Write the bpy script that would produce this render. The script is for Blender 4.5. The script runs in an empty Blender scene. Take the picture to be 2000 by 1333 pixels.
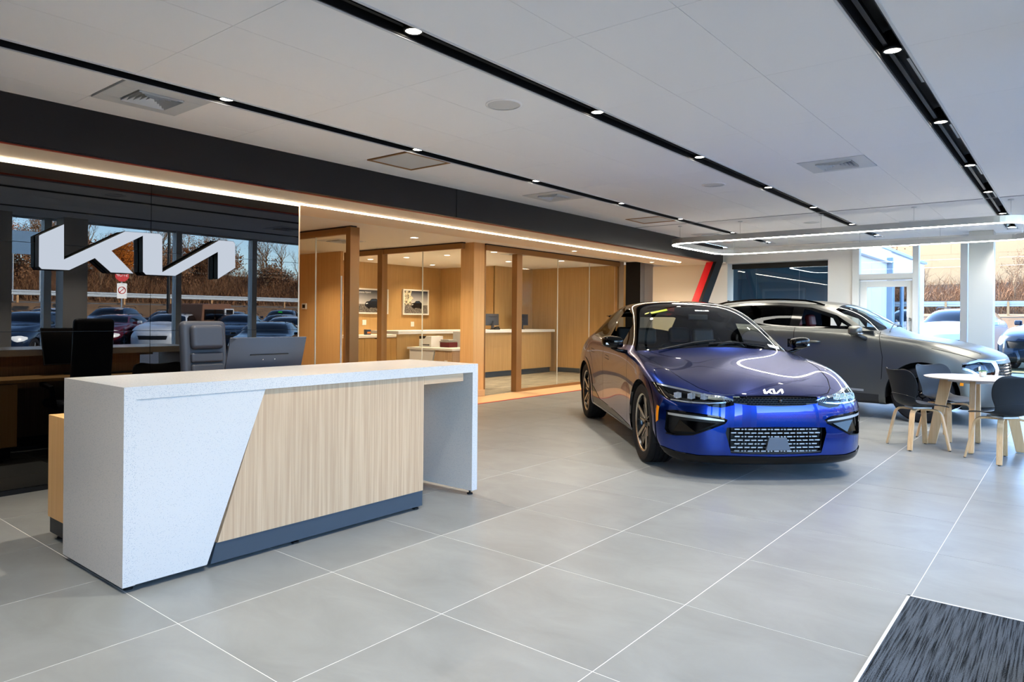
import bpy, bmesh, math, random
from mathutils import Vector, Matrix
from mathutils.bvhtree import BVHTree
from mathutils.geometry import tessellate_polygon
random.seed(7)
PI = math.pi
SC = bpy.context.scene
COL = SC.collection

# ---------------------------------------------------------------- camera
cam_d = bpy.data.cameras.new('camera')
cam = bpy.data.objects.new('camera', cam_d)
COL.objects.link(cam)
SC.camera = cam
F_PX = 1365.3
cam_d.sensor_fit = 'HORIZONTAL'
cam_d.sensor_width = 36.0
cam_d.lens = 36.0 * F_PX / 2000.0
cam_d.shift_y = -44.8 / 2000.0
cam_d.clip_start = 0.05
cam_d.clip_end = 600.0
YAW, ROLL = 0.6797, 0.009
cy, sy = math.cos(YAW), math.sin(YAW)
fw = Vector((-sy, cy, 0)); rt = Vector((cy, sy, 0)); up = Vector((0, 0, 1))
cr, sr = math.cos(ROLL), math.sin(ROLL)
rt, up = rt * cr + up * sr, up * cr - rt * sr
cam.matrix_world = Matrix(((rt.x, up.x, -fw.x, 0), (rt.y, up.y, -fw.y, 0), (rt.z, up.z, -fw.z, 1.332), (0, 0, 0, 1)))

# ---------------------------------------------------------------- world, sun, exposure
SC.view_settings.view_transform = 'Standard'
SC.view_settings.look = 'None'
SC.view_settings.gamma = 1.0
SC.view_settings.use_curve_mapping = False
SC.view_settings.exposure = 0.90
world = bpy.data.worlds.new('sky'); SC.world = world
world.use_nodes = True
wn = world.node_tree.nodes; wl = world.node_tree.links
bg = wn['Background']
sky = wn.new('ShaderNodeTexSky')
sky.sky_type = 'NISHITA'
sky.sun_disc = False
sky.sun_elevation = math.radians(24)
sky.sun_rotation = math.radians(-52)
sky.air_density = .8; sky.dust_density = 0.1; sky.ozone_density = 3.0
wl.new(sky.outputs[0], bg.inputs[0])
bg.inputs[1].default_value = 0.95
sun_d = bpy.data.lights.new('sun', 'SUN'); sun_d.energy = 20.0; sun_d.angle = math.radians(0.6)
sun_d.color = (1.0, 0.86, 0.68)
sun = bpy.data.objects.new('sun', sun_d); COL.objects.link(sun)
sdir = Vector((-0.78, 0.42, 0.42)).normalized()
sun.rotation_euler = sdir.to_track_quat('Z', 'Y').to_euler()
sun.location = (-20, 14, 14)

# ---------------------------------------------------------------- materials
M = {}
def mat(name, color=(.8, .8, .8), rough=.5, metal=0., spec=.5, coat=0., coat_rough=.03, emit=None, estr=0., ior=1.45, trans=0., alpha=1.):
    m = bpy.data.materials.new(name); m.use_nodes = True
    b = m.node_tree.nodes['Principled BSDF']
    b.inputs['Base Color'].default_value = (*color, 1)
    b.inputs['Roughness'].default_value = rough
    b.inputs['Metallic'].default_value = metal
    b.inputs['Specular IOR Level'].default_value = spec
    b.inputs['IOR'].default_value = ior
    b.inputs['Coat Weight'].default_value = coat
    b.inputs['Coat Roughness'].default_value = coat_rough
    b.inputs['Transmission Weight'].default_value = trans
    if emit:
        b.inputs['Emission Color'].default_value = (*emit, 1)
        b.inputs['Emission Strength'].default_value = estr
    M[name] = m
    return m
def nt(m): return m.node_tree.nodes, m.node_tree.links, m.node_tree.nodes['Principled BSDF']
def noise_color(name, c1, c2, scale=(1, 1, 1), detail=4, rough=.5, lo=.35, hi=.65, nscale=1.0, obj=True, bump=0., distort=0., roughness=.5, base_kw=None, vary=0.):
    m = mat(name, c1, roughness, **(base_kw or {}))
    n, l, b = nt(m)
    tc = n.new('ShaderNodeTexCoord'); mp = n.new('ShaderNodeMapping'); mp.inputs['Scale'].default_value = scale
    l.new(tc.outputs['Object'], mp.inputs[0])
    vec = mp.outputs[0]
    if vary:
        oi = n.new('ShaderNodeObjectInfo'); mu = n.new('ShaderNodeVectorMath'); mu.operation = 'SCALE'
        cb = n.new('ShaderNodeCombineXYZ')
        l.new(oi.outputs['Random'], cb.inputs[0]); l.new(oi.outputs['Random'], cb.inputs[1])
        l.new(cb.outputs[0], mu.inputs[0]); mu.inputs['Scale'].default_value = vary
        ad = n.new('ShaderNodeVectorMath'); l.new(vec, ad.inputs[0]); l.new(mu.outputs[0], ad.inputs[1]); vec = ad.outputs[0]
    t = n.new('ShaderNodeTexNoise'); t.inputs['Scale'].default_value = nscale; t.inputs['Detail'].default_value = detail
    t.inputs['Roughness'].default_value = rough; t.inputs['Distortion'].default_value = distort
    l.new(vec, t.inputs['Vector'])
    r = n.new('ShaderNodeValToRGB')
    r.color_ramp.elements[0].position = lo; r.color_ramp.elements[0].color = (*c1, 1)
    r.color_ramp.elements[1].position = hi; r.color_ramp.elements[1].color = (*c2, 1)
    l.new(t.outputs[0], r.inputs[0]); l.new(r.outputs[0], b.inputs['Base Color'])
    if bump:
        bp = n.new('ShaderNodeBump'); bp.inputs['Strength'].default_value = bump; bp.inputs['Distance'].default_value = .005
        l.new(t.outputs[0], bp.inputs['Height']); l.new(bp.outputs[0], b.inputs['Normal'])
    return m

def hx(s, g=2.2):
    return tuple((int(s[i:i + 2], 16) / 255) ** g for i in (0, 2, 4))

# floor tile: cloudy light grey porcelain
noise_color('tile', hx('747776'), hx('838786'), (1, 1.6, 1), 7, .62, .3, .7, 2.2, roughness=.36, vary=40., distort=.6, base_kw=dict(spec=.5))
mat('grout', hx('d6d8d6'), .8)
mat('ceiling_white', hx('f7f6f4'), .75, spec=.25)
mat('ceiling_shadow_line', hx('8f8f8d'), .9)
mat('wall_white', hx('dad8d5'), .6)
mat('wall_beige', hx('eedcc2'), .7)
mat('column_paint', hx('b2b5b3'), .55)
mat('wall_grey', hx('b3b1b6'), .6)
mat('soffit_tan', hx('f4dfc0'), .6)
mat('office_ceiling', hx('f4eee2'), .7)
mat('fascia_black', hx('18181a'), .42, spec=.4)
mat('black', hx('0c0c0d'), .5)
mat('black_gloss', hx('08080a'), .08, coat=.6)
mat('rubber', hx('17171a'), .75, spec=.3)
mat('red_paint', hx('c0101c'), .45)
mat('red_lip', hx('b4401c'), .5)
mat('alu', hx('b9bdbf'), .38, metal=.85)
mat('alu_white', hx('cfd2d2'), .45, spec=.5)
mat('steel', hx('c8c8c8'), .2, metal=1.)
mat('white_plastic', hx('e4e2dc'), .4)
mat('toe_kick', hx('46505a'), .38, metal=.35)
mat('charcoal_shell', hx('232426'), .5, spec=.35)
mat('leather', hx('3c4048'), .48, spec=.45)
mat('monitor_grey', hx('4a4e56'), .42, metal=.3)
mat('screen_dark', hx('050506'), .2)
mat('bronze', hx('9a7348'), .4, metal=.35)
mat('paper', hx('efece4'), .7)

def wood(name, c1, c2, axis='z', nscale=1.0, rough=.45):
    sc = {'z': (70, 70, 1.3), 'x': (1.3, 70, 70), 'y': (70, 1.3, 70)}[axis]
    m = noise_color(name, c1, c2, sc, 5, .6, .36, .66, nscale, roughness=rough, bump=.06)
    return m
wood('oak_panel', hx('b18c58'), hx('c39d67'), 'z', .8)
wood('oak_warm', hx('d9a66a'), hx('e3b478'), 'z', .8)
wood('oak_pale', hx('b29474'), hx('c9ac8a'), 'z', 1.0)
wood('oak_pale_y', hx('b29474'), hx('c9ac8a'), 'y', 1.0)
wood('oak_floor', hx('d0a577'), hx('deb98c'), 'y', .5)
wood('beech', hx('c89f70'), hx('d6b084'), 'z', .9, .4)
wood('table_top', hx('cdbcae'), hx('ddd0c6'), 'x', .4, .22)

# quartz with fine flecks
def quartz():
    m = mat('quartz', hx('c9c6c0'), .22)
    n, l, b = nt(m)
    tc = n.new('ShaderNodeTexCoord')
    v = n.new('ShaderNodeTexVoronoi'); v.inputs['Scale'].default_value = 210
    l.new(tc.outputs['Object'], v.inputs['Vector'])
    r = n.new('ShaderNodeValToRGB'); r.color_ramp.elements[0].position = .20; r.color_ramp.elements[1].position = .32
    r.color_ramp.elements[0].color = (*hx('7f8a95'), 1); r.color_ramp.elements[1].color = (*hx('c8c5bf'), 1)
    l.new(v.outputs['Distance'], r.inputs[0])
    # only some of the cells carry a fleck
    sp = n.new('ShaderNodeSeparateColor'); l.new(v.outputs['Color'], sp.inputs[0])
    gt = n.new('ShaderNodeMath'); gt.operation = 'GREATER_THAN'; gt.inputs[1].default_value = .45; l.new(sp.outputs[0], gt.inputs[0])
    mx = n.new('ShaderNodeMix'); mx.data_type = 'RGBA'
    mx.inputs[6].default_value = (*hx('c8c5bf'), 1)
    inv = n.new('ShaderNodeMath'); inv.operation = 'SUBTRACT'; inv.inputs[0].default_value = 1; l.new(gt.outputs[0], inv.inputs[1])
    l.new(inv.outputs[0], mx.inputs[0]); l.new(r.outputs[0], mx.inputs[7])
    l.new(mx.outputs[2], b.inputs['Base Color'])
quartz()

def thin_glass(name, tint=(1, 1, 1), refl=(.9, .95, 1), ior=1.5, dark=1.0):
    m = bpy.data.materials.new(name); m.use_nodes = True
    n, l = m.node_tree.nodes, m.node_tree.links
    n.remove(n['Principled BSDF'])
    tr = n.new('ShaderNodeBsdfTransparent'); tr.inputs[0].default_value = (tint[0] * dark, tint[1] * dark, tint[2] * dark, 1)
    gl = n.new('ShaderNodeBsdfGlossy'); gl.inputs['Roughness'].default_value = .0; gl.inputs['Color'].default_value = (*refl, 1)
    fr = n.new('ShaderNodeFresnel')
    ge = n.new('ShaderNodeNewGeometry'); mi = n.new('ShaderNodeMix'); mi.data_type = 'FLOAT'
    mi.inputs[2].default_value = ior; mi.inputs[3].default_value = 1 / ior
    l.new(ge.outputs['Backfacing'], mi.inputs[0]); l.new(mi.outputs[0], fr.inputs[0])
    mx = n.new('ShaderNodeMixShader')
    l.new(fr.outputs[0], mx.inputs[0]); l.new(tr.outputs[0], mx.inputs[1]); l.new(gl.outputs[0], mx.inputs[2])
    l.new(mx.outputs[0], n['Material Output'].inputs[0])
    M[name] = m
thin_glass('glass_clear', (.97, .98, .98), ior=1.25)
thin_glass('glass_office', (.97, .96, .93), ior=1.17)
thin_glass('glass_blue', (.42, .58, .70), ior=1.45)
thin_glass('glass_car', (.62, .68, .66), ior=1.5)
thin_glass('glass_privacy', (.05, .05, .06), ior=1.2)
thin_glass('lens_clear', (.96, .98, 1.), ior=1.35)

# back-painted black glass of the logo wall
mat('black_glass', hx('050608'), .0, spec=.5, ior=1.72)

def emission(name, color, s):
    m = bpy.data.materials.new(name); m.use_nodes = True
    n, l = m.node_tree.nodes, m.node_tree.links
    n.remove(n['Principled BSDF'])
    e = n.new('ShaderNodeEmission'); e.inputs[0].default_value = (*color, 1); e.inputs[1].default_value = s
    l.new(e.outputs[0], n['Material Output'].inputs[0]); M[name] = m
emission('led_warm', (1, .80, .58), 32.0)
emission('led_white', (1, .93, .80), 24.0)
emission('lamp_face', (1, .90, .74), 22.0)
emission('logo_white', (.62, .68, .78), .48)
emission('office_lamp', (1, .90, .74), 9.0)

# ---------------------------------------------------------------- geometry helpers
class G:
    """collects shapes into one bmesh"""
    def __init__(s): s.bm = bmesh.new()
    def box(s, x0, x1, y0, y1, z0, z1, mi=0):
        c = [(x0, y0, z0), (x1, y0, z0), (x1, y1, z0), (x0, y1, z0), (x0, y0, z1), (x1, y0, z1), (x1, y1, z1), (x0, y1, z1)]
        v = [s.bm.verts.new(p) for p in c]
        for q in ((3, 2, 1, 0), (4, 5, 6, 7), (0, 1, 5, 4), (1, 2, 6, 5), (2, 3, 7, 6), (3, 0, 4, 7)):
            f = s.bm.faces.new([v[i] for i in q]); f.material_index = mi
        return s
    def prism(s, pts, d, mi=0):
        """pts: list of 3D points of a planar outline, d: extrusion vector"""
        d = Vector(d)
        a = [s.bm.verts.new(p) for p in pts]; b = [s.bm.verts.new(Vector(p) + d) for p in pts]
        n = len(pts)
        tri = tessellate_polygon([[Vector(p) for p in pts]])
        for t in tri:
            for vs, fl in ((a, True), (b, False)):
                try:
                    s.bm.faces.new([vs[i] for i in (reversed(t) if fl else t)]).material_index = mi
                except ValueError: pass
        for i in range(n):
            j = (i + 1) % n
            s.bm.faces.new([a[i], a[j], b[j], b[i]]).material_index = mi
        return s
    def lathe(s, prof, origin=(0, 0, 0), axis='z', seg=32, mi=0, close=False):
        """prof: (r, h) pairs"""
        o = Vector(origin); rings = []
        for r, h in prof:
            ring = []
            for k in range(seg):
                a = 2 * PI * k / seg; c, q = r * math.cos(a), r * math.sin(a)
                p = {'z': (c, q, h), 'x': (h, c, q), 'y': (c, h, q)}[axis]
                ring.append(s.bm.verts.new(o + Vector(p)))
            rings.append(ring)
        for i in range(len(rings) - 1):
            for k in range(seg):
                j = (k + 1) % seg
                s.bm.faces.new([rings[i][k], rings[i][j], rings[i + 1][j], rings[i + 1][k]]).material_index = mi
        if close:
            for ring in (rings[0], rings[-1]):
                try: s.bm.faces.new(ring).material_index = mi
                except ValueError: pass
        return s
    def tube(s, pts, r, seg=10, mi=0, flat=None, cap=True):
        """tube along pts; r: radius or list; flat: (a, b) half widths of a rectangular section"""
        pts = [Vector(p) for p in pts]; n = len(pts); rings = []
        rr = r if isinstance(r, (list, tuple)) else [r] * n
        ref = None
        for i, p in enumerate(pts):
            t = (pts[min(i + 1, n - 1)] - pts[max(i - 1, 0)]).normalized()
            if ref is None:
                ref = Vector((0, 0, 1)) if abs(t.z) < .9 else Vector((1, 0, 0))
            u = t.cross(ref).normalized(); w = u.cross(t).normalized(); ref = w
            ring = []
            if flat:
                a, b = flat
                for sx, sz in ((-1, -1), (1, -1), (1, 1), (-1, 1)):
                    ring.append(s.bm.verts.new(p + u * a * sx * rr[i] + w * b * sz * rr[i]))
            else:
                for k in range(seg):
                    an = 2 * PI * k / seg
                    ring.append(s.bm.verts.new(p + (u * math.cos(an) + w * math.sin(an)) * rr[i]))
            rings.append(ring)
        m = len(rings[0])
        for i in range(n - 1):
            for k in range(m):
                j = (k + 1) % m
                s.bm.faces.new([rings[i][k], rings[i][j], rings[i + 1][j], rings[i + 1][k]]).material_index = mi
        if cap:
            s.bm.faces.new(rings[0]).material_index = mi; s.bm.faces.new(rings[-1][::-1]).material_index = mi
        return s
    def grid(s, rows, mi=0, cu=False, cv=False):
        vs = [[s.bm.verts.new(p) for p in r] for r in rows]
        for i in range(len(vs) - (0 if cu else 1)):
            for j in range(len(vs[0]) - (0 if cv else 1)):
                i2, j2 = (i + 1) % len(vs), (j + 1) % len(vs[0])
                s.bm.faces.new([vs[i][j], vs[i][j2], vs[i2][j2], vs[i2][j]]).material_index = mi
        return s
    def ball(s, c, r, seg=12, mi=0):
        rings = []
        sx, sy_, sz = (r, r, r) if not isinstance(r, (tuple, list)) else r
        g = []
        for i in range(seg // 2 + 1):
            t = PI * i / (seg // 2)
            g.append([(c[0] + sx * math.sin(t) * math.cos(2 * PI * k / seg), c[1] + sy_ * math.sin(t) * math.sin(2 * PI * k / seg), c[2] + sz * math.cos(t)) for k in range(seg)])
        s.grid(g, mi, cv=True)
        bmesh.ops.remove_doubles(s.bm, verts=s.bm.verts, dist=1e-6)
        return s

def link(o, parent=None):
    COL.objects.link(o)
    if parent is not None: o.parent = parent
    return o
def obj(name, g, m=None, parent=None, bevel=0., smooth=False, seg=2, mats=None, sub=0, loc=None):
    bm = g.bm if isinstance(g, G) else g
    bmesh.ops.recalc_face_normals(bm, faces=bm.faces)
    me = bpy.data.meshes.new(name); bm.to_mesh(me); bm.free()
    for k in (mats or [m]):
        me.materials.append(M[k] if isinstance(k, str) else k)
    o = bpy.data.objects.new(name, me)
    if smooth:
        for p in me.polygons: p.use_smooth = True
    if bevel:
        b = o.modifiers.new('bevel', 'BEVEL'); b.width = bevel; b.segments = seg; b.limit_method = 'ANGLE'; b.angle_limit = math.radians(40)
        if smooth: b.harden_normals = True
    if sub:
        b = o.modifiers.new('sub', 'SUBSURF'); b.levels = sub; b.render_levels = sub
    if loc: o.location = loc
    return link(o, parent)
def autosmooth(o, deg=35):
    me = o.data
    for p in me.polygons: p.use_smooth = True
    me.set_sharp_from_angle(angle=math.radians(deg))
    return o
def thing(name, label, cat, loc=(0, 0, 0), rz=0., group=None):
    o = bpy.data.objects.new(name, None); o.empty_display_size = .1
    o.location = loc; o.rotation_euler = (0, 0, rz)
    o['label'] = label; o['category'] = cat
    if group: o['group'] = group
    return link(o)
def tag(o, label, cat, group=None):
    o['label'] = label; o['category'] = cat
    if group: o['group'] = group
    return o
def struct(name, g=None, m=None, **k):
    if g is None:
        o = bpy.data.objects.new(name, None); o.empty_display_size = .1; link(o)
    else:
        o = obj(name, g, m, **k)
    o['kind'] = 'structure'
    return o
def dup(root, loc=None, rz=None, label=None):
    """copy of a thing with copies of its parts and sub-parts"""
    r = root.copy(); COL.objects.link(r)
    if loc is not None: r.location = loc
    if rz is not None: r.rotation_euler = (0, 0, rz)
    if label: r['label'] = label
    for ch in list(root.children):
        c = ch.copy(); COL.objects.link(c); c.parent = r
        for g in ch.children:
            d = g.copy(); COL.objects.link(d); d.parent = c
    return r
def text_mesh(body, size, m, parent, name='lettering', loc=(0, 0, 0), rot=(0, 0, 0), extrude=.0008):
    cu = bpy.data.curves.new(name, 'FONT'); cu.body = body; cu.size = size; cu.extrude = extrude
    cu.align_x = 'CENTER'; cu.align_y = 'CENTER'
    tmp = bpy.data.objects.new(name, cu); COL.objects.link(tmp)
    dg = bpy.context.evaluated_depsgraph_get(); dg.update()
    me = bpy.data.meshes.new_from_object(tmp.evaluated_get(dg))
    bpy.data.objects.remove(tmp); bpy.data.curves.remove(cu)
    me.materials.clear(); me.materials.append(M[m])
    o = bpy.data.objects.new(name, me)
    o.location = loc; o.rotation_euler = rot
    return link(o, parent)
ORD = ['first', 'second', 'third', 'fourth', 'fifth', 'sixth', 'seventh', 'eighth', 'ninth', 'tenth']
# ================================================================ THE ROOM
ZC = 2.755      # showroom ceiling
ZS = 2.452      # soffit over the logo wall
ZO = 2.60       # office ceiling
XW = -6.07      # black glass wall
XF = -5.35      # fascia
XO = -7.85      # office front
XR = 0.42       # front glazing beside the camera
YF = 13.5       # far wall
YB = -1.3       # rear end of the built room
TX, TY = -3.007, 2.2505   # a tile corner
TW = 0.797; TL = 0.803

# ---- floor: every tile its own slab, grout slab below
floor = struct('floor', G().box(-7.2, XR, YB, YF + .1, -.14, -.0009), 'grout')
tile_me = {}
def tile_mesh(w, l):
    k = (round(w, 3), round(l, 3))
    if k not in tile_me:
        g = G().box(0, w, 0, l, -.01, 0); me = bpy.data.meshes.new('tile')
        bmesh.ops.recalc_face_normals(g.bm, faces=g.bm.faces)
        g.bm.to_mesh(me); g.bm.free(); me.materials.append(M['tile']); tile_me[k] = me
    return tile_me[k]
GP = .0021
for i in range(-6, 6):
    for j in range(-5, 15):
        x0, x1 = TX + i * TW + GP, TX + (i + 1) * TW - GP
        y0, y1 = TY + j * TL + GP, TY + (j + 1) * TL - GP
        x0 = max(x0, -7.17); x1 = min(x1, XR - .02); y0 = max(y0, YB); y1 = min(y1, YF)
        if x1 - x0 < .03 or y1 - y0 < .03: continue
        o = bpy.data.objects.new('tile', tile_mesh(x1 - x0, y1 - y0)); o.location = (x0, y0, 0); link(o, floor)
# red inlay and the wood-look border in front of the offices
struct('trim_1', G().box(-7.205, -7.165, 4.3, YF, -.01, .004), 'red_paint')
wf = struct('floor_2', G().box(XO - .02, -7.205, 4.3, YF, -.06, -.002), 'grout')
for k in range(8):
    obj('plank', G().box(XO - .02, -7.206, 4.3 + k * 1.15, 4.3 + (k + 1) * 1.15 - .003, -.02, 0), 'oak_floor', wf)
# office carpet
def carpet_mat(name, ca, cb, cc, rot=0, sc=1.0):
    m = mat(name, ca, .95, spec=.1)
    n, l, b = nt(m)
    tc = n.new('ShaderNodeTexCoord')
    mp = n.new('ShaderNodeMapping'); mp.inputs['Scale'].default_value = (150 * sc, 3.5 * sc, 1); mp.inputs['Rotation'].default_value = (0, 0, rot)
    l.new(tc.outputs['Object'], mp.inputs[0])
    t = n.new('ShaderNodeTexNoise'); t.inputs['Scale'].default_value = 1; t.inputs['Detail'].default_value = 3; l.new(mp.outputs[0], t.inputs['Vector'])
    mp2 = n.new('ShaderNodeMapping'); mp2.inputs['Scale'].default_value = (420 * sc, 300 * sc, 1); mp2.inputs['Rotation'].default_value = (0, 0, rot)
    l.new(tc.outputs['Object'], mp2.inputs[0])
    t2 = n.new('ShaderNodeTexNoise'); t2.inputs['Scale'].default_value = 1; t2.inputs['Detail'].default_value = 1; l.new(mp2.outputs[0], t2.inputs['Vector'])
    ad = n.new('ShaderNodeMath'); ad.operation = 'ADD'; l.new(t.outputs[0], ad.inputs[0]); l.new(t2.outputs[0], ad.inputs[1])
    r = n.new('ShaderNodeValToRGB'); e = r.color_ramp.elements
    e[0].position = .84; e[0].color = (*ca, 1); e[1].position = 1.2; e[1].color = (*cc, 1)
    x = e.new(1.0); x.color = (*cb, 1)
    mr = n.new('ShaderNodeMath'); mr.operation = 'MULTIPLY'; mr.inputs[1].default_value = .5
    e[0].position = .44; e[1].position = .55; e[2].position = .70
    l.new(ad.outputs[0], mr.inputs[0]); l.new(mr.outputs[0], r.inputs[0]); l.new(r.outputs[0], b.inputs['Base Color'])
    bp = n.new('ShaderNodeBump'); bp.inputs['Strength'].default_value = .5; bp.inputs['Distance'].default_value = .004
    l.new(mr.outputs[0], bp.inputs['Height']); l.new(bp.outputs[0], b.inputs['Normal'])
carpet_mat('entrance_mat', hx('090c10'), hx('181e25'), hx('5c656f'))
carpet_mat('office_carpet', hx('35332f'), hx('6d685e'), hx('b0a895'), rot=PI / 2, sc=.45)
struct('floor_3', G().box(-13.2, XO - .02, 4.3, 14.6, -.06, -.004), 'office_carpet')
# entrance mat set into the floor beside the camera
MX, MY = -.617, 3.842
o = obj('entrance_mat', G().box(MX, XR - .06, .2, MY, .0005, .006), 'entrance_mat')
tag(o, 'dark blue-grey ribbed entrance mat set into the tiled floor', 'mat')
e = obj('edge_strip', G().box(MX - .012, MX, .2, MY + .012, .0005, .007).box(MX - .012, XR - .06, MY, MY + .012, .0005, .007), 'alu_white', o)

# ---- ceiling panels between the light channels
ceil = struct('ceiling', G().box(XF - .6, XR + .1, YB, YF, ZC + .155, ZC + .25), 'black')
TR = (-4.40, -2.60, -.77); HW = .07
bays = [(XF, -5.02), (-5.02, TR[0] - HW), (TR[0] + HW, -3.80), (-3.80, -3.23), (-3.23, TR[1] - HW), (TR[1] + HW, -1.985), (-1.985, -1.425),
        (-1.425, TR[2] - HW), (TR[2] + HW, -.14), (-.14, XR)]
ys = [YB] + [1.80 + 1.14 * k for k in range(-2, 10)] + [YF]
VENT_A = {(4.08 + .0, 'flat'), }
YP0, YP1 = [], []
CY_END = 13.05        # channels stop short of the glazing
holes = {1: [(1.81, 2.36), (4.09, 4.64), (6.37, 6.92), (8.75, 9.30), (10.93, 11.48)], 6: [(6.52, 7.06), (11.17, 11.71)]}
def panel(x0, x1, y0, y1):
    g = .0012
    obj('ceiling_panel', G().box(x0 + g, x1 - g, y0 + g, y1 - g, ZC, ZC + .02), 'ceiling_white', ceil)
for bi, (x0, x1) in enumerate(bays):
    for a, b in zip(ys[:-1], ys[1:]):
        segs = [(a, b)]
        for h0, h1 in holes.get(bi, []):
            new = []
            for s0, s1 in segs:
                if h1 <= s0 or h0 >= s1: new.append((s0, s1)); continue
                if h0 - s0 > .03: new.append((s0, h0))
                if s1 - h1 > .03: new.append((h1, s1))
            segs = new
        for s0, s1 in segs: panel(x0, x1, s0, s1)
# panels that close the ends of the channels
for t in TR: obj('ceiling_panel', G().box(t - HW, t + HW, CY_END, YF, ZC, ZC + .02), 'ceiling_white', ceil)
# thin grey strip coloured in as the shadow line across the ceiling
struct('trim_2', G().box(XF, XR, 9.63, 9.648, ZC - .004, ZC + .001), 'ceiling_shadow_line')

# ---- recessed black light channels with aimed spotlights
where = ['over the desk side of the room', 'above the blue car', 'nearest the window front']
ly = [.68, 2.41, 4.14, 5.83, 7.60, 9.26, 11.2, 12.85]
for ti, t in enumerate(TR):
    ch = thing('light_channel', 'long black recessed light channel in the ceiling, ' + where[ti], 'light channel', (t, 0, ZC))
    wall_ = G()
    wall_.box(-HW, -HW + .012, YB, CY_END, -.001, .15).box(HW - .012, HW, YB, CY_END, -.001, .15).box(-HW, HW, YB, CY_END, .14, .15)
    obj('housing', wall_, 'black', ch)
    lp = G().box(-HW - .008, -HW + .004, YB, CY_END, -.006, .002).box(HW - .004, HW + .008, YB, CY_END, -.006, .002)
    obj('edge_trim', lp, 'alu_white', ch)
    obj('rail', G().box(-.035, -.012, YB, CY_END, .03, .05), 'fascia_black', ch)
    for k in range(5):
        obj('driver_box', G().box(.005, .03, ly[k + 1] + .35, ly[k + 1] + .85, .07, .10), 'alu', ch, bevel=.003)
def downlight():
    r = thing('spotlight', '', 'spotlight', (0, 0, ZC))
    fins = G()
    fins.lathe([(.0, .115), (.036, .115), (.040, .06), (.040, .035)], seg=20)
    for k in range(14):
        a = 2 * PI * k / 14
        c, s_ = math.cos(a), math.sin(a)
        u = Vector((c, s_, 0)); w = Vector((-s_, c, 0)) * .0022
        fins.prism([u * .037 - w + Vector((0, 0, .05)), u * .047 - w + Vector((0, 0, .05)), u * .047 + w + Vector((0, 0, .05)), u * .037 + w + Vector((0, 0, .05))], (0, 0, .06))
    obj('heat_sink', fins, 'black', r)
    obj('bezel', G().lathe([(.040, .038), (.049, .036), (.052, .022), (.050, .012), (.041, .010), (.040, .022)], seg=28), 'fascia_black', r, smooth=True)
    obj('lens', G().lathe([(.0, .014), (.041, .014)], seg=28), 'lamp_face', r)
    return r
proto = downlight()
for ti, t in enumerate(TR):
    for k, y in enumerate(ly):
        lb = 'small round black spotlight, %s along the channel %s' % (ORD[k], where[ti])
        o = proto if (ti, k) == (0, 0) else dup(proto)
        o.location = (t, y, ZC); o['label'] = lb; o['group'] = 'spotlights in the ceiling channels'
        ld = bpy.data.lights.new('spot_beam', 'SPOT'); ld.energy = 57 if k < 7 else 16; ld.spot_size = math.radians(88); ld.spot_blend = .7
        ld.color = (1, .90, .77); ld.shadow_soft_size = .04
        lo = bpy.data.objects.new('spot_beam', ld); lo.location = (0, 0, .0); link(lo, o)

# ---- air diffusers and flat access panels
def diffuser(x0, y0, w, d, lbl):
    r = thing('air_diffuser', lbl, 'air vent', (x0 + w / 2, y0 + d / 2, ZC), group='square ceiling air diffusers')
    hw, hd = w / 2 - .004, d / 2 - .004
    fr = G()
    a = .125
    fr.box(-hw, -hw + a, -hd, hd, -.004, .012).box(hw - a, hw, -hd, hd, -.004, .012).box(-hw + a, hw - a, -hd, -hd + a, -.004, .012).box(-hw + a, hw - a, hd - a, hd, -.004, .012)
    obj('frame', fr, 'alu_white', r, bevel=.002)
    obj('plenum', G().box(-hw + a, hw - a, -hd + a, hd - a, .10, .105), 'black', r)
    # four banks of angled blades meeting on the diagonals
    q = hw - a; bl = 5
    for k in range(bl):
        o0 = q * (1 - k / bl); o1 = q * (1 - (k + .75) / bl)
        z0, z1 = -.012 + .002 * k, .03
        for s_ in range(4):
            R = Matrix.Rotation(s_ * PI / 2, 3, 'Z')
            g = G()
            p = [R @ Vector(v) for v in ((-o0, -o0, z0 - .004), (o0, -o0, z0 - .004), (o1, -o1, z1), (-o1, -o1, z1))]
            p2 = [v + Vector((0, 0, .003)) for v in p]
            vs = [g.bm.verts.new(v) for v in p + p2]
            for f in ((0, 1, 2, 3), (7, 6, 5, 4), (0, 4, 5, 1), (1, 5, 6, 2), (2, 6, 7, 3), (3, 7, 4, 0)): g.bm.faces.new([vs[i] for i in f])
            obj('vane', g, 'alu_white', r)
    return r
dl = ['square ceiling air diffuser over the reception desk beside the black fascia', '', 'square ceiling air diffuser above the wood pillar beside the fascia', '', 'square ceiling air diffuser beside the fascia behind the hanging light ring']
for k, (y0, y1) in enumerate(holes[1]):
    x0, x1 = -5.02, TR[0] - HW - .01
    if k in (1, 3):
        r = thing('access_panel', ['', 'flat perforated square ceiling panel beside the fascia, near the wood pillar', '', 'flat perforated square ceiling panel beside the fascia, behind the blue car'][k], 'ceiling panel', ((x0 + x1) / 2, (y0 + y1) / 2, ZC))
        w, d = x1 - x0 - .01, y1 - y0 - .01
        obj('frame', G().box(-w / 2, -w / 2 + .02, -d / 2, d / 2, -.006, .01).box(w / 2 - .02, w / 2, -d / 2, d / 2, -.006, .01).box(-w / 2 + .02, w / 2 - .02, -d / 2, -d / 2 + .02, -.006, .01).box(-w / 2 + .02, w / 2 - .02, d / 2 - .02, d / 2, -.006, .01), 'bronze', r)
        obj('perforated_plate', G().box(-w / 2 + .02, w / 2 - .02, -d / 2 + .02, d / 2 - .02, .002, .012), 'alu_white', r)
    else:
        diffuser(x0, y0, x1 - x0, y1 - y0, dl[k])
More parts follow.
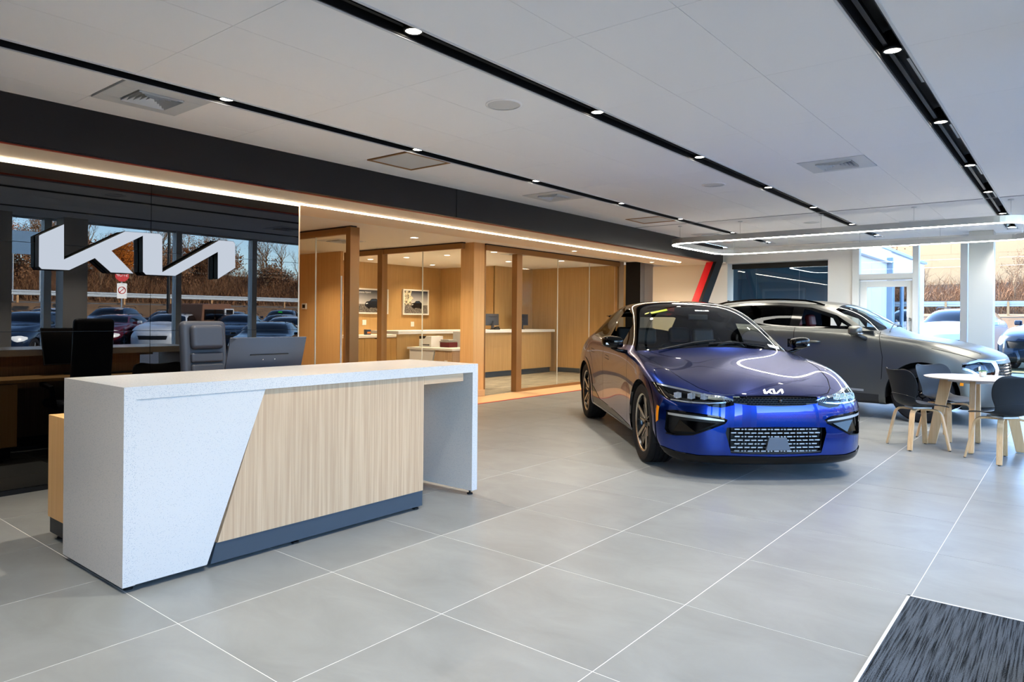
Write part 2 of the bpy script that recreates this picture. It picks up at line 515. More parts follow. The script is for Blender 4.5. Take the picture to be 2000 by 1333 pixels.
diffuser(-1.985, 6.52, .56, .54, 'square ceiling air diffuser near the window front, in front of the light ring')
diffuser(-1.985, 11.17, .56, .54, 'square ceiling air diffuser seen through the hanging light ring')
for k, y in enumerate((3.58, 7.04, 10.54)):
    r = thing('ceiling_speaker', 'round flush ceiling speaker, ' + ('closest to the reception desk', 'above the roof of the blue car', 'beyond the hanging light ring')[k], 'speaker', (-2.98, y, ZC))
    obj('rim', G().lathe([(.108, .004), (.122, .002), (.122, -.005), (.108, -.006)], seg=36), 'ceiling_white', r, smooth=True)
    obj('grille', G().lathe([(.0, -.003), (.110, -.003)], seg=36), 'alu_white', r)

# ---- hanging light ring
PX0, PX1, PY0, PY1, PR = -4.93, -.42, 9.86, 12.0, .34
def ring_path(off=0., n=10):
    pts = []
    for cx, cyy, a0 in ((PX1 - PR, PY0 + PR, -PI / 2), (PX1 - PR, PY1 - PR, 0), (PX0 + PR, PY1 - PR, PI / 2), (PX0 + PR, PY0 + PR, PI)):
        for k in range(n + 1):
            a = a0 + PI / 2 * k / n
            pts.append((cx + (PR + off) * math.cos(a), cyy + (PR + off) * math.sin(a)))
    return pts
pen = thing('ring_light', 'hanging silver rounded-rectangle ring light with a glowing lower edge', 'pendant light', ((PX0 + PX1) / 2, (PY0 + PY1) / 2, ZC))
pen_o = Vector(pen.location)
def ring_obj(name, o0, o1, z0, z1, m):
    rows = []
    for (x, y), (x2, y2) in zip(ring_path(o0), ring_path(o1)):
        rows.append([Vector(p) - pen_o for p in ((x, y, z0), (x, y, z1), (x2, y2, z1), (x2, y2, z0))])
    o = obj(name, G().grid(rows, cu=True, cv=True), m, pen)
    return o
ring_obj('body', -.03, .03, 2.492, 2.572, 'alu')
ring_obj('light_strip', -.024, .024, 2.484, 2.4925, 'led_white')
for x in (-4.70, -3.77, -2.67, -1.58, -.60):
    for y in (PY0, PY1):
        g = G().tube([(x - pen_o.x, y - pen_o.y, 2.57 - ZC), (x - pen_o.x, y - pen_o.y, 0)], .0022, 6)
        w = obj('suspension_wire', g, 'steel', pen)
        obj('mounting_plate', G().lathe([(0, -.001), (.03, -.001), (.03, -.012), (0, -.012)], origin=(x - pen_o.x, y - pen_o.y, 0), seg=16), 'alu_white', w)

# ---- fascia portal: black band, slanted leg, red inner reveal
YE = 13.12
pt = struct('trim_3')
obj('band', G().box(XF - .06, XF, YB, 5.62, ZS - .01, ZC - .001), 'fascia_black', pt)
obj('band', G().box(XF - .06, XF, 5.63, YE, ZS - .01, ZC - .001), 'fascia_black', pt)
lw = .30
def leg_y(z): return 12.80 - (2.44 - z) * .845
leg = [(XF - .06, leg_y(2.44), 2.442), (XF - .06, leg_y(2.44) + lw, 2.442), (XF - .06, leg_y(0) + lw, 0), (XF - .06, leg_y(0), 0)]
obj('slanted_leg', G().prism(leg, (.06, 0, 0)), 'fascia_black', pt)
lr = [(XF - .20, leg_y(2.44) , 2.44), (XF - .20, leg_y(2.44) + .05, 2.44), (XF - .20, leg_y(0) + .05, 0), (XF - .20, leg_y(0), 0)]
obj('red_reveal', G().prism(lr, (.138, 0, 0)), 'red_paint', pt)
obj('red_lip', G().box(XF - .10, XF - .062, YB, leg_y(2.44), ZS - .012, ZS + .02), 'red_lip', pt)
# soffit behind the fascia with the long LED line
sf = struct('ceiling_2')
obj('soffit_board', G().box(XO - .3, XF - .10, YB, 4.08, ZS, ZS + .03), 'soffit_tan', sf)
obj('soffit_board', G().box(-6.68, XF - .10, 4.08, YF, ZS, ZS + .03), 'soffit_tan', sf)
LX = -6.02
led = obj('led_strip', G().box(LX - .009, LX + .009, YB + .1, 12.65, ZS - .010, ZS + .001), 'led_warm')
tag(led, 'long thin warm white LED line set in the soffit over the logo wall', 'light strip')
# office ceiling
oc = struct('ceiling_3', G().box(-13.3, -6.68, 4.08, 14.5, ZO, ZO + .05), 'office_ceiling')
obj('step', G().box(-6.70, -6.68, 4.08, YF, ZS, ZO), 'office_ceiling', oc)

# ---- black glass logo wall (two columns, lower and upper panels)
wl_ = struct('wall_left', G().box(XW - .16, XW - .012, YB, 4.10, 0, ZS), 'black')
for (y0, y1) in ((YB, 2.662), (2.666, 4.098)):
    for (z0, z1, tilt) in ((.04, 1.196, 0), (1.200, 1.862 if y1 < 3 else 1.862, .0025), (1.866, ZS - .002, .006)):
        if z0 > 1.8:  # upper sheets lean very slightly forward, as their reflections show
            pass
        g = G().box(-.01, 0, y0, y1, z0 - (z0 + z1) / 2, z1 - (z0 + z1) / 2)
        o = obj('glass_panel', g, 'black_glass', wl_)
        o.location = (XW, 0, (z0 + z1) / 2); o.rotation_euler = (0, tilt, 0)
obj('plinth', G().box(XW - .012, XW + .006, YB, 4.098, 0, .036), 'black', wl_)
obj('end_trim', G().box(XW - .16, XW + .001, 4.099, 4.112, 0, ZS), 'soffit_tan', wl_)

# logo: raised white letters on black returns
LOGO = [(0.0, 0.0491), (0.012, .058), (0.1046, 0.1151), (0.1058, -0.0587), (0.3868, 0.1087), (0.5619, 0.1139), (0.5767, 0.1017), (0.5786, -0.0946), (0.8999, 0.11), (0.9846, 0.1113), (0.9968, 0.0997), (1.0, -0.0439), (0.8942, -0.1151), (0.8929, 0.0427), (0.6479, -0.1106), (0.4939, -0.1119), (0.4785, -0.0972), (0.4766, 0.0959), (0.3214, 0.0022), (0.4291, -0.1094), (0.3201, -0.11), (0.2444, -0.0414), (0.1296, -0.1094), (0.0122, -0.1113), (0.0006, -0.0991)]
lg = thing('logo_sign', 'large raised white three-letter logo sign on the black glass wall', 'sign', (XW, 1.819, 1.8365))
W = 1.559
obj('return', G().prism([(.012, y * W, z * W) for y, z in LOGO], (.072, 0, 0)), 'black', lg)
obj('face', G().prism([(.0845, y * W * .996 + .003, z * W * .985) for y, z in LOGO], (.004, 0, 0)), 'logo_white', lg)
# ================================================================ WALLS, GLAZING, OFFICES
# ---- far wall with the tinted office window
far = struct('wall_far')
WX0, WX1, WZ = -5.42, -3.53, 2.455
obj('section', G().box(WX1, -3.11, YF, YF + .35, 0, ZC + .02), 'wall_white', far)
obj('section', G().box(-7.05, WX0, YF + .02, YF + .35, 0, ZC + .02), 'wall_white', far)
obj('section', G().box(WX0, WX1, YF, YF + .35, WZ, ZC + .02), 'wall_white', far)
# beige panel with a slanted edge running along the portal leg
obj('beige_panel', G().prism([(-7.05, YF, 0), (-7.05, YF, ZS), (-5.58, YF, ZS), (-6.60, YF, 0)], (0, .018, 0)), 'wall_beige', far)
obj('section', G().box(-7.47, -7.05, YF + .40, YF + .55, 0, ZO), 'wall_grey', far)
obj('section', G().box(-7.058, -7.05, YF, YF + .45, 0, ZO), 'wall_grey', far)
obj('section', G().box(-7.835, -7.47, YF + .22, YF + .27, 0, ZO), 'black', far)  # black sheet colours in the shade of the hallway opening
obj('section', G().box(-7.475, -7.465, YF + .22, YF + .5, 0, ZO), 'wall_grey', far)
struct('baseboard_far', G().box(-7.05, WX0, YF - .012, YF, 0, .10), 'oak_floor')
w1 = struct('window_1')
obj('head_channel', G().box(WX0, WX1, YF + .26, YF + .34, WZ - .10, WZ), 'black', w1)
xs = [WX0 + .01, -4.94, -4.12, WX1 - .01]
for a, b in zip(xs[:-1], xs[1:]):
    obj('pane', G().box(a + .003, b - .003, YF + .295, YF + .307, .05, WZ - .10), 'glass_blue', w1)
obj('sill', G().box(WX0, WX1, YF + .25, YF + .35, 0, .05), 'alu', w1)
# room behind that window
bo = struct('wall_back_office')
mat('cool_wall', hx('8c9aa6'), .7)
obj('section', G().box(-6.6, -3.2, 17.4, 17.5, 0, ZC), 'cool_wall', bo)
obj('section', G().box(-6.7, -6.6, YF + .35, 17.5, 0, ZC), 'cool_wall', bo)
obj('section', G().box(-3.52, -3.45, YF + .36, 17.5, 0, 3.4), 'cool_wall', bo)
obj('section', G().box(-6.6, -3.2, YF + .35, 17.5, ZC - .12, ZC - .1), 'ceiling_white', bo)
obj('section', G().box(-6.6, -3.2, YF + .35, 17.5, -.06, -.01), 'office_carpet', bo)
bd = struct('door_2')
obj('leaf', G().box(-6.0, -5.1, 17.36, 17.39, 0, 2.05), 'cool_wall', bd)
obj('frame', G().box(-6.06, -6.0, 17.34, 17.4, 0, 2.11).box(-5.1, -5.04, 17.34, 17.4, 0, 2.11).box(-6.0, -5.1, 17.34, 17.4, 2.05, 2.11), 'wall_grey', bd)
obj('door_handle', G().tube([(-5.2, 17.33, 1.0), (-5.32, 17.33, 1.0)], .012, 8), 'steel', bd)

# ---- glazing at the far end
def bars(g, lst):
    for b in lst: g.box(*b)
    return g
w2 = struct('window_2')
F = 'alu_white'
mull = [(-3.11, -3.00), (-2.168, -2.08), (-1.483, -1.385), (-.06, .04)]
for i, (a, b) in enumerate(mull):
    obj('mullion', G().box(a, b, YF - .05, YF + .10, 0, ZC), F, w2)
obj('head', G().box(-3.0, XR, YF - .03, YF + .08, ZC - .06, ZC), F, w2)
for (a, b) in [(-2.08, -1.483), (-1.385, -.06), (.04, XR)]:
    obj('pane', G().box(a, b, YF + .02, YF + .03, .08, ZC - .06), 'glass_clear', w2)
    obj('sill', G().box(a, b, YF - .03, YF + .08, 0, .08), F, w2)
obj('pane', G().box(-3.0, -2.168, YF + .02, YF + .03, 2.16, ZC - .06), 'glass_clear', w2)
obj('transom', G().box(-3.0, -2.168, YF - .04, YF + .09, 2.075, 2.16), F, w2)
d1 = struct('door_1')
obj('leaf_frame', G().box(-2.99, -2.878, YF, YF + .05, .01, 2.04).box(-2.262, -2.175, YF, YF + .05, .01, 2.04).box(-2.878, -2.262, YF, YF + .05, 1.93, 2.04).box(-2.878, -2.262, YF, YF + .05, .01, .26), F, d1, bevel=.003)
obj('jamb', G().box(-3.0, -2.99, YF - .02, YF + .06, 0, 2.075).box(-2.175, -2.168, YF - .02, YF + .06, 0, 2.075).box(-3.0, -2.168, YF - .02, YF + .06, 2.05, 2.075), 'alu', d1)
obj('pane', G().box(-2.878, -2.262, YF + .02, YF + .03, .26, 1.93), 'glass_clear', d1)
ph = obj('pull_handle', G().tube([(-2.235, YF - .05, 1.02), (-2.235, YF - .05, 1.42)], .012, 10), 'steel', d1)
obj('bracket', G().tube([(-2.235, YF - .05, 1.07), (-2.235, YF + .002, 1.07)], .007, 8).tube([(-2.235, YF - .05, 1.37), (-2.235, YF + .002, 1.37)], .007, 8), 'steel', ph)
obj('lock_cylinder', G().lathe([(0, 0), (.028, 0), (.028, .02), (0, .02)], origin=(-2.21, YF - .02, 1.37), axis='y', seg=18), 'steel', d1)
# white square column just inside the glazing
c1 = struct('column_1', G().box(-1.322, -1.002, 12.98, 13.30, 0, ZC), 'column_paint', bevel=.006)

# ---- window front beside the camera (seen in the black glass)
w3 = struct('window_3')
my = [-1.2, .35, 1.85, 3.93, 5.98, 7.46, 8.98, 10.50, 12.0, 13.45]
for i, y in enumerate(my): obj('mullion', G().box(XR - .05, XR + .10, y - .05, y + .05, -.1, ZC), F, w3)
obj('head', G().box(XR - .03, XR + .08, YB, YF, ZC - .03, ZC), F, w3)
for a, b in zip(my[:-1], my[1:]):
    obj('pane', G().box(XR + .02, XR + .03, a + .05, b - .05, .08, ZC - .03), 'glass_clear', w3)
    obj('sill', G().box(XR - .03, XR + .08, a + .05, b - .05, -.1, .08), F, w3)
struct('column_2', G().box(.02, .33, 4.03, 4.37, 0, ZC), 'wall_white')
struct('column_3', G().box(.02, .33, 2.97, 3.36, 0, ZC), 'wall_white')
# wall behind the camera and the building shell over the room
mat('rear_wall', hx('6b5f52'), .6)
struct('wall_rear', G().box(-6.2, XR, YB - .12, YB, 0, ZC + .2), 'rear_wall')
struct('roof_slab', G().box(-13.6, XR + .35, YB - .3, YF + .5, ZC + .26, ZC + .75), 'wall_white')

# ---- wood-lined offices behind the glass partitions
struct('wall_office_back', G().box(-13.3, -12.84, 8.5, 13.1, 0, ZO), 'oak_panel')
struct('wall_office_end', G().box(-12.84, -11.0, 12.92, 13.04, 0, ZO), 'oak_panel')
struct('wall_niche', G().box(-13.3, -11.10, 8.44, 8.50, 0, ZO), 'oak_warm')
struct('wall_niche_front', G().box(-13.4, XW - .16, 4.0, 4.1, 0, ZO), 'oak_warm')
struct('wall_niche_side', G().box(-13.4, -13.3, 4.1, 8.5, 0, ZO), 'oak_warm')
struct('wall_divider', G().box(-11.02, -10.98, 12.92, 14.45, 0, ZO), 'oak_panel')
struct('wall_counter_office', G().box(-11.0, XO + .05, 14.42, 14.55, 0, ZO), 'oak_panel')
struct('baseboard_office', G().box(-10.2, XO, 14.40, 14.42, 0, .11), 'toe_kick')
mat('pillar_oak', (.5, .3, .1), .45)
wp = struct('pillar', G().box(-8.17, -7.87, 8.71, 8.985, 0, ZO), 'oak_warm')
obj('base_moulding', G().box(-8.185, -7.855, 8.695, 9.0, 0, .11), 'oak_floor', wp)
struct('pillar_2', G().box(-7.98, -7.85, 13.46, 13.66, 0, ZO), 'oak_pale')

def bronze_frame(name, label, parts, panes, joints=()):
    t = thing(name, label, 'glass partition')
    for nm, b in parts:
        obj(nm, G().box(*b), 'black' if nm == 'shadow_gap' else 'bronze', t, bevel=.003 if nm != 'shadow_gap' else 0)
    for p in panes: obj('pane', G().box(*p), 'glass_office', t)
    for j in joints: obj('glass_joint', G().box(*j), 'glass_edge', t)
    return t
mat('glass_edge', hx('d9dccf'), .25, spec=.6)
bronze_frame('glass_partition', 'bronze-framed glass partition beside the black logo wall, ending in a free post',
    [('header', (-12.9, -7.93, 6.14, 6.21, 2.49, ZO - .02)), ('groove', (-12.9, -7.93, 6.135, 6.14, 2.53, 2.538)), ('post', (-7.95, -7.85, 6.13, 6.29, 0, ZO - .015)), ('shadow_gap', (-12.9, -7.85, 6.14, 6.24, ZO - .02, ZO)), ('sill', (-12.9, -7.95, 6.14, 6.21, 0, .06))],
    [(-8.705, -7.95, 6.17, 6.18, .06, 2.49), (-12.9, -8.709, 6.17, 6.18, .06, 2.49)], [(-8.712, -8.702, 6.166, 6.184, .06, 2.49)])
hp = obj('door_pull', G().tube([(-7.99, 6.09, .55), (-7.99, 6.09, 1.9)], .011, 8), 'white_plastic', bpy.data.objects['glass_partition'])
bronze_frame('glass_partition', 'bronze-framed glass partition running up to the thick wood pillar',
    [('header', (-11.1, -8.0, 8.55, 8.62, 2.49, ZO - .02)), ('post', (-10.12, -9.99, 8.53, 8.66, 0, ZO - .02)), ('post', (-11.12, -11.05, 8.53, 8.64, 0, ZO - .02)), ('shadow_gap', (-11.1, -8.0, 8.56, 8.64, ZO - .02, ZO)), ('sill', (-11.05, -8.0, 8.55, 8.62, 0, .06))],
    [(-11.05, -10.12, 8.58, 8.59, .06, 2.49), (-9.99, -8.975, 8.58, 8.59, .06, 2.49), (-8.965, -8.05, 8.58, 8.59, .06, 2.49)], [(-8.976, -8.964, 8.576, 8.594, .06, 2.49)])
bronze_frame('glass_partition', 'long bronze-framed glass front behind the blue car, its sliding door open',
    [('header', (-7.90, -7.83, 8.985, 13.46, 2.49, ZO - .02)), ('post', (-7.97, -7.85, 9.85, 10.0, 0, 2.49)), ('post', (-7.90, -7.85, 13.38, 13.46, 0, 2.49)), ('post', (-7.90, -7.86, 8.985, 9.01, 0, 2.49)), ('sill', (-7.90, -7.85, 10.0, 13.38, 0, .05)), ('shadow_gap', (-7.90, -7.84, 8.985, 13.46, ZO - .02, ZO)), ('groove', (-7.832, -7.829, 8.985, 13.46, 2.53, 2.538))],
    [(-7.88, -7.87, 10.0, 11.145, .05, 2.49), (-7.88, -7.87, 11.155, 12.28, .05, 2.49), (-7.88, -7.87, 12.29, 13.38, .05, 2.49)], [(-7.882, -7.868, 11.145, 11.155, .05, 2.49), (-7.882, -7.868, 12.28, 12.29, .05, 2.49)])
# recessed office downlights; the deep niche one is added to brighten its wood
k = 0
for x, y, w in ((-8.19, 7.65, 'the entry niche, above the pillar side'), (-9.35, 7.5, 'the entry niche, behind the free post'), (-11.2, 7.4, 'the entry niche, added for light deep behind the first glass partition'), (-11.05, 10.1, 'the poster office, in the middle'), (-9.95, 10.2, 'the poster office, by the pillar'),
                (-12.1, 11.9, 'the poster office, over the framed pictures'), (-12.1, 10.0, 'the poster office, behind the mullion'), (-8.7, 10.2, 'the counter office, by the open door'), (-9.9, 12.1, 'the counter office, over the counter'), (-8.8, 12.6, 'the counter office, near its glass front')):
    t = thing('recessed_downlight', 'small white recessed ceiling downlight in ' + w, 'downlight', (x, y, ZO), group='recessed downlights in the offices')
    obj('ring', G().lathe([(.062, .0), (.078, -.001), (.078, -.006), (.062, -.008)], seg=24), 'ceiling_white', t)
    obj('lens', G().lathe([(0, -.003), (.063, -.003)], seg=24), 'office_lamp', t)
    ld = bpy.data.lights.new('office_beam', 'SPOT'); ld.energy = 95; ld.spot_size = math.radians(125); ld.spot_blend = .8; ld.color = (1, .80, .56); ld.shadow_soft_size = .06
    lo = bpy.data.objects.new('office_beam', ld); lo.location = (0, 0, -.02); link(lo, t)
diffuser(-9.9, 7.0, .6, .6, 'square air diffuser in the niche ceiling, seen through the first glass partition')
bpy.data.objects['air_diffuser.005'].location.z = ZO
diffuser(-8.9, 10.6, .6, .6, 'square air diffuser in the ceiling of the counter office')
bpy.data.objects['air_diffuser.006'].location.z = ZO

t = thing('recessed_downlight', 'added white downlight brightening the room behind the tinted far window', 'downlight', (-4.8, 15.2, ZC - .12))  # added lamp that brightens the room seen through the blue glass
obj('lens', G().lathe([(0, -.003), (.08, -.003)], seg=24), 'office_lamp', t)
ld = bpy.data.lights.new('office_beam', 'SPOT'); ld.energy = 260; ld.spot_size = math.radians(160); ld.spot_blend = .8; ld.color = (.9, .95, 1); ld.shadow_soft_size = .1
lo = bpy.data.objects.new('office_beam', ld); lo.location = (0, 0, -.03); link(lo, t)

for yy, wh in ((12.3, 'near the red slanted leg'), (9.6, 'by the open glass door')):  # unlit ring fixtures; lens glow and beam added to brighten the beige wall
    t = thing('recessed_downlight', 'small recessed downlight with added light in the tan soffit ' + wh, 'downlight', (-6.45, yy, ZS))
    obj('ring', G().lathe([(.04, .0), (.052, -.001), (.052, -.006), (.04, -.008)], seg=24), 'ceiling_white', t)
    obj('lens', G().lathe([(0, -.003), (.041, -.003)], seg=24), 'office_lamp', t)
    ld = bpy.data.lights.new('office_beam', 'SPOT'); ld.energy = 70; ld.spot_size = math.radians(150); ld.spot_blend = .8; ld.color = (1, .86, .68); ld.shadow_soft_size = .05
    lo = bpy.data.objects.new('office_beam', ld); lo.location = (0, 0, -.02); link(lo, t)
# ================================================================ RECEPTION DESK
DX0, DX1, DY0, DY1, DH = -4.27, -3.514, 1.425, 3.945, .985
t = thing('reception_desk', 'white speckled stone waterfall reception desk with a slanted oak front panel', 'desk', ((DX0 + DX1) / 2, (DY0 + DY1) / 2, 0))
O = Vector(t.location)
def L(g):
    bmesh.ops.translate(g.bm, vec=-O, verts=g.bm.verts); return g
th = .062
obj('top', L(G().box(DX0, DX1, DY0, DY1, DH - th, DH)), 'quartz', t)
# near waterfall end with the slanted white face
obj('end_panel', L(G().box(DX0, DX1, DY0, DY0 + .058, .03, DH - th)), 'quartz', t)
front = [(DX1 - .004, DY0 + .0585, .03), (DX1 - .004, DY0 + .0585, DH - th - .001), (DX1 - .004, 2.172, DH - th - .001), (DX1 - .004, 1.842, .03)]
obj('slanted_panel', L(G().prism(front, (-.06, 0, 0))), 'quartz', t, bevel=.0015)
obj('far_leg', L(G().box(DX0, DX1, DY1 - .058, DY1, .035, DH - th)), 'quartz', t)
wx = DX1 - .016
fr = [(wx, 1.905, .128), (wx, 2.173, DH - th - .002), (wx, 3.40, DH - th - .002), (wx, 3.40, .128)]
obj('front_panel', L(G().prism(fr, (-.03, 0, 0))), 'oak_pale', t)
obj('apron', L(G().box(wx - .03, wx, 3.402, 3.80, .863, DH - th - .002)), 'oak_pale_y', t)
obj('side_panel', L(G().box(DX0 + .15, wx - .031, 3.37, 3.40, .128, DH - th - .002)), 'oak_pale', t)
obj('back_panel', L(G().box(DX0 + .12, DX0 + .15, DY0 + .06, 3.40, .128, DH - th - .002)), 'oak_pale', t)
obj('toe_kick', L(G().prism([(wx - .006, 1.87, .022), (wx - .006, 1.90, .126), (wx - .006, 3.40, .126), (wx - .006, 3.40, .022)], (-.55, 0, 0))), 'toe_kick', t)
for x, y in ((DX1 - .05, 3.36), (DX1 - .045, DY1 - .03), (DX0 + .1, DY1 - .03), (DX1 - .06, DY0 + .05), (DX0 + .1, DY0 + .05), (DX1 - .05, 2.4)):
    z1 = .035
    obj('levelling_foot', L(G().lathe([(0, 0), (.022, 0), (.022, .010), (.008, .014), (.008, z1), (0, z1)], origin=(x, y, 0), seg=16)), 'black', t)
# lower return desk behind it
rx0, rx1, ry0, ry1 = -4.735, -4.28, 1.50, 3.55
t2 = thing('return_desk', 'low oak side unit with a dark plinth behind the reception desk', 'desk', ((rx0 + rx1) / 2, (ry0 + ry1) / 2, 0))
O = Vector(t2.location)
obj('end_panel', L(G().box(rx0, rx1, ry0, ry0 + .03, .135, .735)), 'oak_warm', t2)
obj('body', L(G().box(rx0 + .01, rx0 + .04, ry0 + .03, 2.1, .135, .70)), 'oak_warm', t2)
obj('worktop', L(G().box(rx0, rx1, ry0 + .031, ry1, .705, .735)), 'oak_warm', t2, bevel=.002)
obj('plinth', L(G().box(rx0 + .004, rx1 - .01, ry0 + .01, 2.05, .04, .134)), 'fascia_black', t2)
obj('side_panel', L(G().box(rx0, rx1, ry1 - .03, ry1, .0, .704)), 'oak_warm', t2)
for x, y in ((rx0 + .05, ry0 + .06), (rx1 - .06, ry0 + .06), (rx0 + .05, 1.98)):
    obj('levelling_foot', L(G().lathe([(0, 0), (.026, 0), (.026, .010), (.010, .016), (.010, .045), (0, .045)], origin=(x, y, 0), seg=16)), 'black', t2)

# monitor seen from behind
def monitor(name, loc, rz, label, w=.57, h=.335, tilt=.17, matn='monitor_grey'):
    t = thing(name, label, 'monitor', loc, rz)
    R = Matrix.Rotation(tilt, 4, 'X')
    def tr(g):
        bmesh.ops.transform(g.bm, matrix=Matrix.Translation((0, 0, .095 + h / 2)) @ R, verts=g.bm.verts); return g
    # local: screen looks to +y, back looks to -y
    g = G().box(-w / 2, w / 2, -.012, .0, -h / 2, h / 2)
    obj('screen', tr(G().box(-w / 2 + .008, w / 2 - .008, 0, .003, -h / 2 + .012, h / 2 - .008)), 'screen_dark', t)
    back = G()
    rows = []
    n = 8
    for i in range(n + 1):
        v = -1 + 2 * i / n
        rows.append([(w / 2 * u * .999, -.012 - .028 * (1 - abs(u) ** 3) * (1 - abs(v) ** 3), h / 2 * v * .999) for u in [-1 + 2 * j / 12 for j in range(13)]])
    back.grid(rows)
    for v in g.bm.verts: pass
    obj('bezel', tr(g), matn, t, bevel=.003)
    obj('back_cover', tr(back), matn, t, smooth=True)
    sl = obj('vent_slot', tr(G().box(-.145, .145, -.0435, -.038, .068, .074)), 'black', t)
    for x in (-.045, .045): obj('screw', tr(G().lathe([(0, -.0425), (.004, -.0425), (.004, -.036)], origin=(x, 0, .035), axis='y', seg=10)), 'steel', t)
    obj('stand', G().tube([(0, -.025, .01), (0, -.04, .10), (0, -.045, .20)], 1, flat=(.035, .012)), matn, t, bevel=.002)
    obj('base', G().lathe([(0, 0), (.10, 0), (.10, .008), (.02, .014), (0, .014)], seg=28), matn, t, smooth=True)
    return t
monitor('monitor', (-4.37, 2.69, .735), -PI / 2 + .03, 'dark grey computer monitor seen from behind, standing behind the reception counter', w=.58, h=.365, tilt=.30)
bm_ = bpy.data.objects['monitor']
bm_.rotation_euler.z = PI / 2
# ================================================================ CAR BODY TOOLS
class Body:
    """half control grid -> mirrored cage -> smooth dense surface; regions are cut out along projected outlines"""
    def __init__(s, rows, creases=(), levels=3):
        # rows[i][j]: station i (front to rear), ring point j (0 underside centre .. n-1 top centre)
        bm = bmesh.new()
        n = len(rows[0]); vmap = {}
        def key(p): return (round(p[0], 4), round(p[1], 4), round(p[2], 4))
        def V(p):
            k = key(p)
            if k not in vmap: vmap[k] = bm.verts.new(p)
            return vmap[k]
        for sgn in (1, -1):
            for i in range(len(rows) - 1):
                for j in range(n - 1):
                    q = [rows[i][j], rows[i][j + 1], rows[i + 1][j + 1], rows[i + 1][j]]
                    q = [(p[0], p[1] * sgn, p[2]) for p in q]
                    vs = []
                    for p in q:
                        v = V(p)
                        if v not in vs: vs.append(v)
                    if len(vs) < 3: continue
                    if sgn < 0: vs = vs[::-1]
                    try: bm.faces.new(vs)
                    except ValueError: pass
        cl = bm.edges.layers.float.new('crease_edge')
        cs = {}
        for pts, w in creases:
            for a, b in zip(pts[:-1], pts[1:]):
                for sgn in (1, -1):
                    va = vmap.get(key((a[0], a[1] * sgn, a[2]))); vb = vmap.get(key((b[0], b[1] * sgn, b[2])))
                    if va and vb:
                        e = bm.edges.get((va, vb))
                        if e: e[cl] = w
        bmesh.ops.recalc_face_normals(bm, faces=bm.faces)
        me = bpy.data.meshes.new('cage'); bm.to_mesh(me); bm.free()
        o = bpy.data.objects.new('cage', me); COL.objects.link(o)
        m = o.modifiers.new('s', 'SUBSURF'); m.levels = levels; m.render_levels = levels
        dg = bpy.context.evaluated_depsgraph_get(); dg.update()
        s.base = bpy.data.meshes.new_from_object(o.evaluated_get(dg))
        bpy.data.objects.remove(o); bpy.data.meshes.remove(me)
        s.bm = bmesh.new(); s.bm.from_mesh(s.base)
        bmesh.ops.recalc_face_normals(s.bm, faces=s.bm.faces)
        s.bm.normal_update()
        # outward check
        top = max(s.bm.faces, key=lambda f: f.calc_center_median().z)
        if top.normal.z < 0:
            bmesh.ops.reverse_faces(s.bm, faces=s.bm.faces); s.bm.normal_update()
        s.ref = s.bm.copy(); s.ref.faces.ensure_lookup_table(); s.ref.verts.ensure_lookup_table()
        s.tree = BVHTree.FromBMesh(s.ref)
        s.reg = s.bm.faces.layers.int.new('reg'); s.tag = s.bm.faces.layers.int.new('tmp')
        s.names = ['body']
    def rid(s, name):
        if name not in s.names: s.names.append(name)
        return s.names.index(name)
    def _convex(s, pts, ax, name, flt, only):
        a, b = ax
        x0, x1 = min(p[0] for p in pts), max(p[0] for p in pts); y0, y1 = min(p[1] for p in pts), max(p[1] for p in pts)
        area = sum(pts[i][0] * pts[(i + 1) % len(pts)][1] - pts[(i + 1) % len(pts)][0] * pts[i][1] for i in range(len(pts)))
        if abs(area) < 1e-9: return
        if area < 0: pts = pts[::-1]
        bm = s.bm; cand = []
        onlyid = None if only is None else {s.rid(k) for k in only}
        mg = .16
        for f in bm.faces:
            q = f.verts[0].co
            if q[a] < x0 - mg or q[a] > x1 + mg or q[b] < y0 - mg or q[b] > y1 + mg: continue
            c = f.calc_center_median()
            if not flt(c, f.normal): continue
            if onlyid is not None and f[s.reg] not in onlyid: continue
            lo0 = min(v.co[a] for v in f.verts); hi0 = max(v.co[a] for v in f.verts)
            if lo0 > x1 or hi0 < x0: continue
            lo1 = min(v.co[b] for v in f.verts); hi1 = max(v.co[b] for v in f.verts)
            if lo1 > y1 or hi1 < y0: continue
            cand.append(f)
        for i in range(len(pts)):
            if not cand: return
            p, q = pts[i], pts[(i + 1) % len(pts)]
            d = (q[0] - p[0], q[1] - p[1]); L_ = math.hypot(*d)
            if L_ < 1e-7: continue
            no = [0, 0, 0]; co = [0, 0, 0]
            no[a] = d[1] / L_; no[b] = -d[0] / L_   # outward for CCW
            co[a], co[b] = p
            for f in cand: f[s.tag] = 1
            es = list({e for f in cand for e in f.edges}); vs = list({v for f in cand for v in f.verts})
            r = bmesh.ops.bisect_plane(bm, geom=cand + es + vs, dist=1e-5, plane_co=co, plane_no=no)
            fs = [g for g in r['geom'] if isinstance(g, bmesh.types.BMFace)]
            allf = list({f for f in fs + [c for c in cand if c.is_valid]})
            nc = []
            for f in allf:
                c = f.calc_center_median()
                if (c[a] - co[a]) * no[a] + (c[b] - co[b]) * no[b] < 0: nc.append(f)
            cand = nc
        k = s.rid(name)
        for f in cand: f[s.reg] = k
